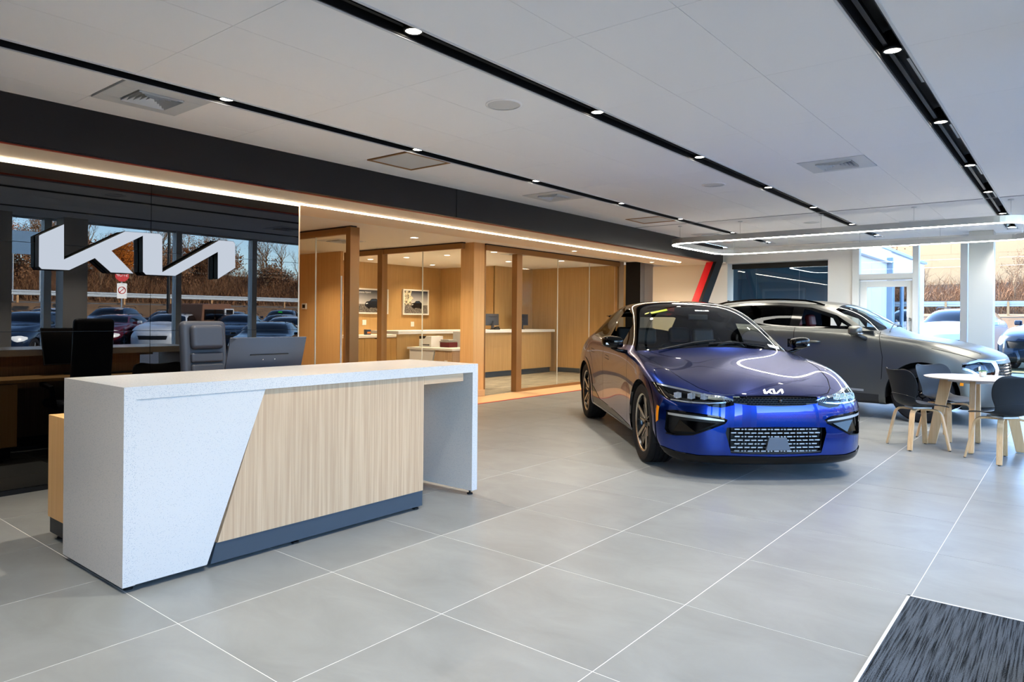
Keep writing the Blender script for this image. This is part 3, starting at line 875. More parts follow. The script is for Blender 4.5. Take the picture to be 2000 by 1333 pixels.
    def carve(s, pts, ax, name, flt=lambda c, n: True, only=None, mirror=True):
        """pts: outline in the two axes ax ('xz','xy','yz')"""
        A = ['xyz'.index(k) for k in ax]
        sets = [(pts, flt)]
        if mirror and 'y' in ax:
            yi = ax.index('y'); mp = [tuple(-v if q == yi else v for q, v in enumerate(p)) for p in pts]
            sets.append((mp, flt))
        for P, fl in sets:
            if s._is_convex(P): s._convex(list(P), A, name, fl, only)
            else:
                tris = tessellate_polygon([[Vector((p[0], p[1], 0)) for p in P]])
                for t in tris: s._convex([P[i] for i in t], A, name, fl, only)
    def _is_convex(s, P):
        sg = 0; n = len(P)
        for i in range(n):
            a, b, c = P[i], P[(i + 1) % n], P[(i + 2) % n]
            cr_ = (b[0] - a[0]) * (c[1] - b[1]) - (b[1] - a[1]) * (c[0] - b[0])
            if abs(cr_) < 1e-10: continue
            if sg == 0: sg = 1 if cr_ > 0 else -1
            elif (cr_ > 0) != (sg > 0): return False
        return True
    def strip(s, pts, w, ax, name, flt=lambda c, n: True, only=('body',), mirror=True):
        """a thin line (panel gap) of width w along a polyline"""
        n = len(pts); L_, R_ = [], []
        for i in range(n):
            a = pts[max(i - 1, 0)]; b = pts[min(i + 1, n - 1)]
            d = (b[0] - a[0], b[1] - a[1]); l = math.hypot(*d) or 1
            nx, ny = -d[1] / l * w / 2, d[0] / l * w / 2
            L_.append((pts[i][0] + nx, pts[i][1] + ny)); R_.append((pts[i][0] - nx, pts[i][1] - ny))
        for i in range(n - 1):
            s.carve([L_[i], L_[i + 1], R_[i + 1], R_[i]], ax, name, flt, only, mirror)
    def extract(s, name, offset=0.):
        """a new bmesh holding the faces of a region, moved along the surface normal"""
        k = s.rid(name); out = bmesh.new(); vm = {}
        for f in s.bm.faces:
            if f[s.reg] != k: continue
            vs = []
            for v in f.verts:
                if v not in vm:
                    p = v.co.copy()
                    if offset:
                        loc, nr, fi, d = s.tree.find_nearest(p); nr = s.smooth_n(loc, fi)
                        p = p + nr * offset
                    vm[v] = out.verts.new(p)
                vs.append(vm[v])
            try: out.faces.new(vs)
            except ValueError: pass
        return out
    def smooth_n(s, p, fi):
        f = s.ref.faces[fi]; w = 0; n = Vector((0, 0, 0))
        for v in f.verts:
            k = 1 / ((v.co - p).length_squared + 1e-6); n += v.normal * k; w += k
        return (n / w).normalized()
    def interp_n(s, p):
        loc, nr, fi, d = s.tree.find_nearest(p)
        f = s.ref.faces[fi]
        vs = list(f.verts)
        if len(vs) == 4:
            # split the quad, barycentric interpolation
            tris = ((vs[0], vs[1], vs[2]), (vs[0], vs[2], vs[3]))
        else: tris = ((vs[0], vs[1], vs[2]),)
        best = None
        for t in tris:
            a, b, c = (v.co for v in t)
            v0, v1, v2 = b - a, c - a, loc - a
            d00, d01, d11, d20, d21 = v0.dot(v0), v0.dot(v1), v1.dot(v1), v2.dot(v0), v2.dot(v1)
            den = d00 * d11 - d01 * d01
            if abs(den) < 1e-14: continue
            v = (d11 * d20 - d01 * d21) / den; w = (d00 * d21 - d01 * d20) / den; u = 1 - v - w
            m_ = min(u, v, w)
            if best is None or m_ > best[0]: best = (m_, t[0].normal * u + t[1].normal * v + t[2].normal * w)
        return (best[1] if best else nr).normalized()
    def part(s, pname, region, m, parent, offset=0., split=True):
        """one object per connected piece of the region; returns the list"""
        out = s.extract(region, offset)
        if not out.faces: out.free(); return []
        isl = []; seen = set()
        for f in out.faces:
            if f in seen: continue
            st = [f]; seen.add(f); cur = []
            while st:
                q = st.pop(); cur.append(q)
                for e in q.edges:
                    for g in e.link_faces:
                        if g not in seen: seen.add(g); st.append(g)
            isl.append(cur)
        if not split: isl = [[f for c in isl for f in c]]
        res = []
        for cur in sorted(isl, key=len, reverse=True):
            if sum(f.calc_area() for f in cur) < 2e-5: continue
            vm = {}; vs = []; fs = []
            for f in cur:
                for v in f.verts:
                    if v not in vm: vm[v] = len(vs); vs.append(v.co.copy())
                fs.append([vm[v] for v in f.verts])
            me = bpy.data.meshes.new(pname); me.from_pydata(vs, [], fs)
            me.materials.append(M[m] if isinstance(m, str) else m)
            for p in me.polygons: p.use_smooth = True
            me.normals_split_custom_set_from_vertices([s.interp_n(v) for v in vs])
            o = bpy.data.objects.new(pname, me); res.append(link(o, parent))
        out.free()
        return res
    def ray(s, o, d):
        loc, nr, fi, dist = s.tree.ray_cast(Vector(o), Vector(d).normalized())
        return loc, (s.smooth_n(loc, fi) if loc is not None else None)
def circle(cx, cz, r, n=40, a0=0., a1=2 * PI):
    return [(cx + r * math.cos(a0 + (a1 - a0) * k / n), cz + r * math.sin(a0 + (a1 - a0) * k / n)) for k in range(n)]
def right_side(c, n): return abs(n.y) > .25

def wheel(parent, x, y, R, W, rr, sgn, style, rim_m='rim_black', face_m='rim_silver'):
    """one wheel as a part with sub-parts; sgn: +1 outer face towards +y"""
    tyre = G()
    hw = W / 2
    prof = [(rr, -hw * .80), (rr + .012, -hw * .92), (rr + (R - rr) * .45, -hw * 1.02), (R - .022, -hw * .97), (R - .006, -hw * .82), (R, -hw * .68)]
    ridge = []
    for k, c in enumerate((-.52, -.18, .18, .52)):
        ridge += [(R, hw * (c - .05)), (R - .008, hw * (c - .035)), (R - .008, hw * (c + .035)), (R, hw * (c + .05))]
    prof2 = prof + ridge + [(a, -b) for a, b in prof[::-1]]
    tyre.lathe(prof2, axis='y', seg=56)
    t = autosmooth(obj('wheel', tyre, 'rubber', parent), 30)
    t.location = (x, y, R)
    if sgn < 0: t.rotation_euler = (0, 0, PI)
    barrel = G().lathe([(rr + .004, hw * .86), (rr - .006, hw * .84), (rr - .014, hw * .70), (rr - .030, hw * .3), (rr - .030, -hw * .8)], axis='y', seg=48)
    autosmooth(obj('rim', barrel, rim_m, t), 40)
    obj('rim_edge', G().lathe([(rr + .006, hw * .88), (rr - .004, hw * .875), (rr - .010, hw * .80)], axis='y', seg=48), face_m, t, smooth=True)
    sp = G(); fc = G()
    yo = hw * .70
    if style == 'ev':
        for k in range(5):
            R_ = Matrix.Rotation(2 * PI * k / 5, 3, 'Y')
            def P(pts): return [R_ @ Vector(p) for p in pts]
            # black wide blade
            sp.prism(P([(-.045, yo - .045, .03), (.045, yo - .045, .03), (.075, yo - .02, rr - .02), (-.075, yo - .02, rr - .02)]), R_ @ Vector((0, .018, 0)))
            # two machined edges making a curved star arm
            fc.prism(P([(-.030, yo - .022, .035), (-.006, yo - .020, .06), (-.050, yo + .002, rr - .012), (-.088, yo + .002, rr - .020)]), R_ @ Vector((0, .012, 0)))
            fc.prism(P([(.014, yo - .020, .05), (.030, yo - .022, .035), (.030, yo - .005, rr - .10), (.018, yo - .004, rr - .11)]), R_ @ Vector((0, .010, 0)))
    else:
        for k in range(5):
            for q in (-1, 1):
                R_ = Matrix.Rotation(2 * PI * k / 5 + q * .13, 3, 'Y')
                def P(pts): return [R_ @ Vector(p) for p in pts]
                fc.prism(P([(-.022, yo - .03, .05), (.022, yo - .03, .05), (.018, yo, rr - .012), (-.018, yo, rr - .012)]), R_ @ Vector((0, .022, 0)))
                sp.prism(P([(-.03, yo - .05, .05), (.03, yo - .05, .05), (.022, yo - .02, rr - .012), (-.022, yo - .02, rr - .012)]), R_ @ Vector((0, .02, 0)))
    obj('spoke_backing', sp, rim_m, t, bevel=.003)
    obj('spoke_face', fc, face_m, t, bevel=.002)
    obj('hub_cap', G().lathe([(.062, yo - .04), (.060, yo - .015), (.034, yo - .008), (.032, yo - .002), (0, yo)], axis='y', seg=28), rim_m, t, smooth=True)
    obj('brake_disc', G().lathe([(.0, -.01), (.165, -.01), (.165, .012), (0, .012)], axis='y', seg=36), 'steel_dark', t)
    return t
mat('rim_black', hx('0d0d10'), .22, metal=.4, coat=.5)
mat('rim_silver', hx('b9b3aa'), .22, metal=1.)
mat('steel_dark', hx('3a3a3c'), .4, metal=.9)
mat('cabin_dark', hx('121315'), .7)
mat('seat_black', hx('1a1b1e'), .55)
mat('seat_white', hx('b9c4c9'), .5)
mat('seat_red', hx('5e1c22'), .45)
mat('chrome', hx('e0e0e0'), .08, metal=1.)
mat('lamp_chrome', hx('cfd8e0'), .12, metal=1.)
mat('lamp_white', hx('dfe6ea'), .25)
mat('amber', hx('e0861a'), .25, coat=.5)
mat('tail_red', hx('8a0f14'), .2, coat=.5)
mat('sticker_yellow', hx('d9ea1e'), .5)
mat('sticker_oval', hx('e6cf1e'), .5)
mat('sticker_white', hx('e8ece8'), .5)
mat('liner', hx('0b0b0c'), .85)
mat('gap', hx('050506'), .8)
mat('gloss_trim', hx('070708'), .05, spec=.32)
mat('satin_trim', hx('2b2b2c'), .38)
def paint(name, c, rough=.28, metal=.75, coat=1., flake=0.):
    m = mat(name, c, rough, metal=metal, coat=coat, coat_rough=.015)
    n, l, b = nt(m)          # the back of the sheet is bare dark lining
    ge = n.new('ShaderNodeNewGeometry'); mx = n.new('ShaderNodeMix'); mx.data_type = 'RGBA'
    mx.inputs[6].default_value = (*c, 1); mx.inputs[7].default_value = (.008, .008, .009, 1)
    l.new(ge.outputs['Backfacing'], mx.inputs[0]); l.new(mx.outputs[2], b.inputs['Base Color'])
    mm = n.new('ShaderNodeMath'); mm.operation = 'SUBTRACT'; mm.inputs[0].default_value = 1; l.new(ge.outputs['Backfacing'], mm.inputs[1])
    m2 = n.new('ShaderNodeMath'); m2.operation = 'MULTIPLY'; m2.inputs[1].default_value = metal; l.new(mm.outputs[0], m2.inputs[0])
    l.new(m2.outputs[0], b.inputs['Metallic']); b.inputs['Coat Weight'].default_value = coat
    b.inputs['Coat IOR'].default_value = 1.5
    return m
paint('paint_blue', (.0018, .024, .21), .25, .97, coat=.7)
paint('paint_matte', hx('696b69'), .36, .9, coat=0.)

def seat(parent, x, y, face, back=None, scale=1., z=.30, lean=.28):
    """car seat facing +x: cushion, backrest, head restraint"""
    st = obj('seat', G().box(x - .25, x + .27, y - .25, y + .25, z, z + .16), face, parent, bevel=.05, seg=3, smooth=True)
    g = G(); g.box(-.07, .07, -.25, .25, 0, .60)
    bmesh.ops.transform(g.bm, matrix=Matrix.Translation((x - .26, y, z + .12)) @ Matrix.Rotation(-lean, 4, 'Y'), verts=g.bm.verts)
    obj('backrest', g, back or face, st, bevel=.055, seg=3, smooth=True)
    g = G(); g.box(-.055, .055, -.14, .14, .62, .82)
    bmesh.ops.transform(g.bm, matrix=Matrix.Translation((x - .26, y, z + .12)) @ Matrix.Rotation(-lean * .7, 4, 'Y'), verts=g.bm.verts)
    obj('head_restraint', g, back or face, st, bevel=.045, seg=3, smooth=True)
    return st

mat('emblem_white', hx('f0f2f4'), .18, metal=.55)

# ================================================================ BLUE CROSSOVER (front right of the picture centre)
def ev_rows():
    B = []
    # each station: bottom j0..j5, top j6..j11
    B.append([(.865, 0, .50), (.857, .25, .50), (.825, .48, .50), (.755, .68, .50), (.645, .82, .51), (.50, .905, .52),
              (.50, .905, .52), (.645, .82, .51), (.755, .68, .50), (.825, .48, .50), (.857, .25, .50), (.865, 0, .50)])
    B.append([(.86, 0, .29), (.853, .25, .29), (.825, .48, .29), (.755, .68, .29), (.64, .83, .30), (.475, .915, .38),
              (.465, .918, .63), (.62, .825, .635), (.735, .68, .635), (.808, .48, .635), (.842, .25, .635), (.85, 0, .635)])
    B.append([(.85, 0, .135), (.842, .25, .135), (.812, .48, .135), (.74, .68, .145), (.62, .84, .16), (.43, .93, .28),
              (.40, .92, .70), (.585, .805, .695), (.71, .665, .69), (.785, .47, .69), (.822, .25, .695), (.832, 0, .695)])
    B.append([(.72, 0, .125), (.72, .3, .125), (.68, .55, .125), (.60, .75, .13), (.50, .88, .165), (.37, .93, .40),
              (.30, .925, .765), (.48, .81, .755), (.62, .66, .735), (.71, .46, .725), (.755, .24, .725), (.765, 0, .728)])
    B.append([(.3, 0, .16), (.3, .40, .16), (.3, .80, .165), (.3, .915, .21), (.28, .94, .38), (.24, .945, .62),
              (.14, .925, .84), (.30, .815, .845), (.42, .64, .81), (.48, .43, .80), (.52, .22, .805), (.53, 0, .81)])
    B.append([(0, 0, .17), (0, .45, .17), (0, .85, .175), (0, .93, .24), (0, .955, .44), (0, .955, .70),
              (-.04, .925, .895), (.02, .825, .915), (.10, .65, .885), (.15, .43, .875), (.18, .22, .88), (.19, 0, .885)])
    B.append([(-.4, 0, .17), (-.4, .45, .17), (-.4, .85, .175), (-.4, .92, .24), (-.4, .94, .44), (-.4, .93, .73),
              (-.40, .915, .935), (-.36, .855, .962), (-.26, .70, .945), (-.20, .46, .94), (-.18, .23, .947), (-.17, 0, .95)])
    B.append([(-.8, 0, .17), (-.8, .45, .17), (-.8, .84, .175), (-.8, .905, .24), (-.8, .90, .44), (-.8, .915, .75),
              (-.72, .90, .965), (-.68, .86, .99), (-.60, .765, 1.0), (-.50, .50, 1.012), (-.45, .25, 1.02), (-.43, 0, 1.022)])
    B.append([(-1.2, 0, .17), (-1.2, .45, .17), (-1.2, .84, .175), (-1.2, .895, .24), (-1.2, .885, .44), (-1.2, .91, .76),
              (-1.15, .89, .995), (-1.10, .855, 1.03), (-1.00, .725, 1.245), (-.88, .48, 1.295), (-.84, .24, 1.312), (-.83, 0, 1.316)])
    B.append([(-1.6, 0, .17), (-1.6, .45, .17), (-1.6, .84, .175), (-1.6, .895, .24), (-1.6, .885, .44), (-1.6, .91, .77),
              (-1.6, .89, 1.015), (-1.56, .845, 1.055), (-1.42, .645, 1.45), (-1.30, .45, 1.495), (-1.24, .23, 1.512), (-1.22, 0, 1.517)])
    B.append([(-2.05, 0, .17), (-2.05, .45, .17), (-2.05, .84, .175), (-2.05, .895, .24), (-2.05, .89, .44), (-2.05, .915, .78),
              (-2.05, .895, 1.03), (-2.02, .84, 1.075), (-1.92, .625, 1.505), (-1.88, .45, 1.552), (-1.86, .23, 1.565), (-1.85, 0, 1.568)])
    B.append([(-2.5, 0, .17), (-2.5, .45, .17), (-2.5, .84, .175), (-2.5, .92, .24), (-2.5, .93, .46), (-2.5, .93, .80),
              (-2.5, .905, 1.045), (-2.47, .835, 1.095), (-2.42, .60, 1.485), (-2.42, .43, 1.53), (-2.42, .22, 1.545), (-2.42, 0, 1.55)])
    B.append([(-2.9, 0, .18), (-2.9, .45, .18), (-2.9, .85, .19), (-2.9, .94, .26), (-2.9, .96, .48), (-2.9, .965, .80),
              (-2.9, .915, 1.065), (-2.88, .82, 1.13), (-2.86, .575, 1.43), (-2.87, .42, 1.475), (-2.88, .22, 1.495), (-2.88, 0, 1.50)])
    B.append([(-3.3, 0, .2), (-3.3, .45, .2), (-3.3, .84, .21), (-3.3, .93, .28), (-3.3, .945, .48), (-3.28, .95, .82),
              (-3.24, .88, 1.07), (-3.22, .76, 1.14), (-3.24, .55, 1.335), (-3.28, .40, 1.385), (-3.3, .2, 1.41), (-3.3, 0, 1.415)])
    B.append([(-3.6, 0, .24), (-3.6, .45, .24), (-3.6, .78, .25), (-3.58, .88, .32), (-3.57, .91, .5), (-3.55, .91, .80),
              (-3.48, .83, 1.03), (-3.46, .70, 1.08), (-3.46, .53, 1.14), (-3.48, .38, 1.17), (-3.5, .2, 1.18), (-3.5, 0, 1.185)])
    B.append([(-3.76, 0, .3), (-3.76, .45, .3), (-3.75, .68, .31), (-3.72, .80, .36), (-3.69, .86, .5), (-3.66, .87, .72),
              (-3.63, .82, .93), (-3.66, .72, .98), (-3.70, .55, 1.00), (-3.72, .38, 1.01), (-3.73, .2, 1.015), (-3.73, 0, 1.015)])
    B.append([(-3.84, 0, .6), (-3.84, .3, .6), (-3.82, .5, .6), (-3.80, .64, .6), (-3.76, .76, .62), (-3.71, .84, .66),
              (-3.71, .84, .66), (-3.76, .76, .62), (-3.80, .64, .6), (-3.82, .5, .6), (-3.84, .3, .6), (-3.84, 0, .6)])
    return B
R_ = ev_rows()
cr_ = [([R_[i][7] for i in range(7, 14)], .35), ([R_[i][8] for i in range(7, 14)], .25),
       ([R_[2][j] for j in range(6, 12)], .55), ([R_[i][6] for i in range(2, 7)], .15), ([R_[13][j] for j in range(8, 12)], .7), ([R_[i][3] for i in range(6, 13)], .3)]
ev = Body(R_, cr_, 3)
up = lambda c, n: n.z > .05
frontf = lambda c, n: n.x > .15 and c.x > .2
# windscreen (plan view) with a black printed border, then the roof glass
ws = [(-.475, 0), (-.49, .34), (-.56, .68), (-.66, .775), (-.76, .765), (-1.0, .695), (-1.25, .615), (-1.225, .30), (-1.20, 0)]
full = ws + [(x, -y) for x, y in ws[-2:0:-1]]
wb = [(-.452, 0), (-.468, .34), (-.54, .70), (-.655, .815), (-.79, .80), (-1.03, .73), (-1.42, .625), (-1.42, .3), (-1.42, 0)]
fullb = wb + [(x, -y) for x, y in wb[-2:0:-1]]
ev.carve(fullb, 'xy', 'black_roof', up, mirror=False)
ev.carve([(-1.42, -.625), (-1.42, .625), (-1.95, .60), (-2.6, .565), (-3.27, .50), (-3.27, -.50), (-2.6, -.565), (-1.95, -.60)], 'xy', 'black_roof', up, only=('body', 'black_roof'), mirror=False)
ev.carve(full, 'xy', 'windscreen', up, only=('black_roof',), mirror=False)
ev.carve([(-3.29, -.42), (-3.29, .42), (-3.50, .40), (-3.50, -.40)], 'xy', 'rear_glass', up, mirror=False)
# side glass band: black surround then the panes
sb = [(-.79, 1.055), (-1.12, 1.275), (-1.42, 1.425), (-1.80, 1.495), (-2.15, 1.50), (-2.55, 1.465), (-2.95, 1.385), (-3.20, 1.265), (-3.12, 1.20), (-2.85, 1.115), (-2.3, 1.085), (-1.5, 1.06)]
ev.carve(sb, 'xz', 'window_surround', right_side)
ev.carve([(-1.18, 1.085), (-1.20, 1.27), (-1.45, 1.385), (-1.72, 1.445), (-1.86, 1.452), (-1.90, 1.095)], 'xz', 'front_side_glass', right_side, only=('window_surround',))
ev.carve([(-1.99, 1.105), (-1.97, 1.455), (-2.2, 1.46), (-2.55, 1.425), (-2.72, 1.39), (-2.66, 1.14), (-2.4, 1.115)], 'xz', 'rear_side_glass', right_side, only=('window_surround',))
ev.carve([(-2.73, 1.15), (-2.79, 1.375), (-2.95, 1.335), (-3.10, 1.265), (-2.95, 1.19)], 'xz', 'rear_side_glass', right_side, only=('window_surround',))
# wheel openings and arch mouldings
for cx in (0, -2.9):
    ev.carve(circle(cx, .365, .455, 44), 'xz', 'arch_trim', right_side)
    ev.carve(circle(cx, .365, .405, 44), 'xz', 'open', right_side, only=('arch_trim',))
    ev.carve([(cx - .455, .0), (cx - .455, .365), (cx - .405, .365), (cx - .405, .0)], 'xz', 'arch_trim', right_side)
    ev.carve([(cx + .405, .0), (cx + .405, .365), (cx + .455, .365), (cx + .455, .0)], 'xz', 'arch_trim', right_side)
    ev.carve([(cx - .405, 0), (cx - .405, .366), (cx + .405, .366), (cx + .405, 0)], 'xz', 'open', lambda c, n: abs(c.y) > .6, only=('body', 'arch_trim'))
# sill cladding
ev.carve([(-.47, .10), (-.47, .26), (-1.2, .30), (-2.1, .345), (-2.43, .48), (-2.43, .10)], 'xz', 'sill_trim', right_side)
ev.strip([(-.47, .205), (-1.2, .225), (-2.1, .245), (-2.43, .26)], .022, 'xz', 'sill_bright', right_side, only=('sill_trim',))
# door gaps
ev.strip([(-.60, .30), (-.59, .60), (-.66, .90), (-.72, 1.01)], .007, 'xz', 'gap', right_side)
ev.strip([(-1.93, .345), (-1.90, .60), (-1.92, .90), (-1.93, 1.06)], .007, 'xz', 'gap', right_side)
ev.strip([(-2.44, .50), (-2.42, .66), (-2.52, .82), (-2.78, .98), (-2.80, 1.09)], .007, 'xz', 'gap', right_side)
# flush handles
for hx0, hz in ((-1.58, .86), (-2.40, .905)):
    ring_ = [(hx0, hz), (hx0 - .02, hz + .036), (hx0 - .20, hz + .046), (hx0 - .215, hz + .012), (hx0, hz)]
    ev.strip(ring_, .005, 'xz', 'gap', right_side)
# bonnet gap
ev.strip([(-.60, .815), (-.45, .80), (-.20, .775), (.10, .735), (.40, .665), (.60, .58), (.71, .50), (.755, .42)], .007, 'xy', 'gap', up)
ev.strip([(.755, .42), (.79, .25), (.805, 0)], .006, 'xy', 'gap', up)
# bonnet power dome crease is part of the sheet; front lamps
lampo = [(.905, .775), (.84, .768), (.70, .742), (.56, .712), (.43, .698), (.345, .672), (.36, .650), (.47, .634), (.60, .628), (.75, .632), (.84, .645), (.885, .69)]
ev.carve(lampo, 'yz', 'lamp', frontf)
# upper grille strip
ev.carve([(-.36, .645), (-.36, .698), (-.2, .704), (0, .706), (.2, .704), (.36, .698), (.36, .645), (.22, .628), (0, .622), (-.22, .628)], 'yz', 'upper_grille', frontf, mirror=False)
ev.carve([(.36, .630), (.36, .660), (.44, .640), (.58, .630), (.55, .612), (.46, .605)], 'yz', 'lamp_base', frontf)
# side air intakes
ev.carve([(.865, .395), (.855, .545), (.80, .562), (.66, .548), (.48, .530), (.415, .505), (.43, .480), (.55, .430), (.68, .372), (.80, .355), (.85, .365)], 'yz', 'side_intake', frontf)
# lower grille
ev.carve([(-.42, .445), (-.20, .452), (0, .455), (.20, .452), (.42, .445), (.43, .40), (.385, .235), (.2, .228), (0, .226), (-.2, .228), (-.385, .235), (-.43, .40)], 'yz', 'lower_grille', frontf, mirror=False)
for A_, B_ in (((-.001, .205), (.41, .212)), ((.41, .212), (.64, .205)), ((.64, .205), (.80, .222)), ((.80, .222), (.95, .262))):
    ev.carve([(A_[0], .05), (B_[0], .05), B_, A_], 'yz', 'front_lip', frontf)
ev.carve([(.47, .44), (.47, .59), (.505, .58), (.50, .46)], 'xz', 'side_marker', right_side)

EX, EY, EH = -2.493, 6.487, math.atan2(-.731, .682)
car = thing('blue_car', 'glossy blue five-door crossover facing the camera in the middle of the showroom', 'car', (EX, EY, 0), EH)
ev.part('body_shell', 'body', 'paint_blue', car)
ev.part('roof_panel', 'black_roof', 'gloss_trim', car)
ev.part('windscreen', 'windscreen', 'glass_car', car)
ev.part('rear_window', 'rear_glass', 'glass_car', car)
ev.part('window_surround', 'window_surround', 'gloss_trim', car)
# the front side window on the driver-away side stands open
ev.part('rear_side_glass', 'rear_side_glass', 'glass_privacy', car)
ev.part('wheel_arch_trim', 'arch_trim', 'paint_blue', car, .006)
ev.part('sill_trim', 'sill_trim', 'gloss_trim', car, .004)
ev.part('sill_strip', 'sill_bright', 'alu', car, .006)
ev.part('panel_gap', 'gap', 'gap', car, -.004)
ev.part('front_lip', 'front_lip', 'gloss_trim', car, .008)
ev.part('side_marker', 'side_marker', 'amber', car, .004)
# lamps: recessed housing, reflectors, bright bars, clear cover
lps = ev.part('headlamp_housing', 'lamp', 'black_gloss', car, -.05)
lo_ = lps[0]
ev.part('headlamp_base', 'lamp_base', 'gloss_trim', car, .002)
def on_front(y, z, off=0., B=ev):
    p, n = B.ray((2, y, z), (-1, 0, 0))
    return (p + n * off) if p is not None else None
def side_of(parent, s_):
    """the sub-part's parent on its own side of the car"""
    if isinstance(parent, list):
        for q in parent:
            if (sum(v.co.y for v in q.data.vertices) > 0) == (s_ > 0): return q
        return parent[0]
    return parent
def front_ribbon(pts, w, off, m, name, parent, B=ev, thick=.004, sg=(1, -1), join=False):
    """a bar that follows the front skin through (y, z) points"""
    fine = []
    for (a, b) in zip(pts[:-1], pts[1:]):
        for k in range(6):
            t = k / 6; fine.append(tuple(a[q] + (b[q] - a[q]) * t for q in range(len(a))))
    fine.append(pts[-1])
    runs = [[(q, s_) for q in fine] for s_ in sg]
    if join: runs = [[(q, -1) for q in fine[:0:-1]] + [(q, 1) for q in fine]]
    for run in runs:
        rows = []
        for q, s_ in run:
            y, z = q[0] * s_, q[1]; ww = q[2] if len(q) > 2 else w
            p0 = on_front(y, z - ww / 2, off, B); p1 = on_front(y, z + ww / 2, off, B)
            if p0 is None or p1 is None: continue
            p0.y, p0.z, p1.y, p1.z = y, z - ww / 2, y, z + ww / 2
            rows.append([p0, p1, p1 + Vector((-thick, 0, 0)), p0 + Vector((-thick, 0, 0))])
        if len(rows) > 1: obj(name, G().grid(rows, cv=True), m, side_of(parent, run[-1][1]))
for s_ in (1, -1):
    for k in range(3):
        g = G()
        y0 = .80 - k * .095
        p = on_front(s_ * (y0 - .035), .695, -.035)
        if p is None: continue
        for (yy, zz) in ((y0, .694),):
            c = Vector((p.x - .0, s_ * (y0 - .035), .688))
            for q_ in range(5):      # faceted light cell: five upright fins, leaning
                u0 = (-.034 + q_ * .0135) * s_; hh = .027 - .003 * abs(q_ - 2)
                g.prism([c + Vector(v) for v in ((.004, u0, hh), (.0, u0 + .011 * s_, hh), (.012, u0 + (.015) * s_, -hh), (.016, u0 + .004 * s_, -hh))], (-.012, 0, 0))
        obj('reflector', g, 'lamp_chrome', side_of(lps, s_), bevel=.001)
front_ribbon([(.875, .762, .014), (.70, .732, .016), (.56, .703, .018), (.43, .688, .014), (.36, .668, .008)], .014, -.012, 'lamp_chrome', 'light_bar', lps)
front_ribbon([(.82, .650, .010), (.70, .640, .010), (.55, .637, .012), (.42, .648, .008)], .010, -.012, 'lamp_chrome', 'light_bar', lps)
for s_ in (1, -1):
    g = G()
    for k in range(4):
        y = .36 + k * .022
        for (za, zb, sl) in ((.655, .684, .03), (.640, .650, .02)):
            p = on_front(s_ * y, za, -.008)
            if p is None: continue
            g.tube([(p.x, s_ * y, za), (p.x - .004, s_ * (y + sl), zb + k * .004)], .0022, 5)
    obj('light_bar', g, 'lamp_chrome', side_of(lps, s_))['kind'] = 'stuff'
ev.part('headlamp_cover', 'lamp', 'lens_clear', car, 0.)
# grille strip with staggered ribs and a camera
ug = ev.part('upper_grille', 'upper_grille', 'black', car, -.012)[0]
g = G()
for r_ in range(4):
    z = .640 + r_ * .0155
    for k in range(-12, 13):
        y = k * .03 + (r_ % 2) * .015
        if abs(y) > .35 or (abs(y) > .25 and z < .65): continue
        p = on_front(y, z, -.002)
        g.box(p.x - .008, p.x, y - .011, y + .011, z - .0045, z + .0045)
obj('grille_ribs', g, 'gloss_trim', ug)['kind'] = 'stuff'
p = on_front(0.03, .665, .002)
obj('front_camera', G().lathe([(.0, .006), (.012, .004), (.016, -.01)], origin=(p.x, .03, .665), axis='x', seg=18), 'black_gloss', ug, smooth=True)
# lower grille lattice
lg_ = ev.part('lower_grille', 'lower_grille', 'black', car, -.05)[0]
g = G(); g2 = G()
zt = [.436, .406, .376, .346, .316, .286, .256]
def gw(z): return .405 - (.43 - z) * .10 if z < .43 else .40
for r_, z in enumerate(zt):
    k0 = -14
    while k0 < 15:
        y = k0 * .055 + (.027 if r_ % 2 else 0)
        k0 += 1
        if abs(y) > gw(z) - .025: continue
        p = on_front(y, z, -.010)
        if p is None: continue
        g.box(p.x - .03, p.x, y - .024, y + .024, z + .005, z + .0125)
        g2.box(p.x - .026, p.x - .012, y - .021, y + .021, z - .010, z - .002)
    for y in [-.385 + .11 * q for q in range(8)]:
        if abs(y) < gw(z):
            p = on_front(y, z, -.014)
            g.box(p.x - .02, p.x, y - .0025, y + .0025, z - .015, z + .015)
obj('lattice', g, 'gloss_trim', lg_)['kind'] = 'stuff'
obj('lattice_backing', g2, 'alu', lg_)['kind'] = 'stuff'
front_ribbon([(0, .236), (.2, .238), (.385, .246)], .012, -.006, 'satin_trim', 'lower_bar', lg_, join=True)
p = on_front(0, .30, .0)
obj('plate_cover', G().prism([(p.x + .002, -.075, .365), (p.x + .002, .075, .365), (p.x + .012, .105, .262), (p.x + .012, -.105, .262)], (-.02, 0, 0)), 'monitor_grey', lg_, bevel=.004)
front_ribbon([(0, .158), (.3, .158), (.55, .162), (.70, .172)], .014, .004, 'satin_trim', 'lip_strip', car, join=True)
# side intakes: frame, silver blade, inner wedge
sis = ev.part('side_intake', 'side_intake', 'black', car, -.045)
si = sis[0]
front_ribbon([(.845, .531, .018), (.70, .522, .022), (.55, .511, .020), (.44, .500, .010)], .02, .002, 'alu', 'intake_blade', sis)
front_ribbon([(.86, .552, .012), (.80, .562, .012), (.66, .550, .012), (.48, .532, .012), (.418, .506, .010)], .012, .006, 'gloss_trim', 'intake_frame', sis)
front_ribbon([(.86, .362, .012), (.80, .358, .012), (.68, .374, .012), (.55, .432, .012), (.435, .482, .010)], .012, .006, 'gloss_trim', 'intake_frame', sis)
for s_ in (1, -1):
    pa = [on_front(s_ * y, z, o) for y, z, o in ((.78, .485, -.03), (.50, .475, -.006), (.66, .395, -.008), (.82, .385, -.02))]
    g = G().prism(pa, (-.006, 0, 0)); obj('intake_wedge', g, 'gloss_trim', side_of(sis, s_))
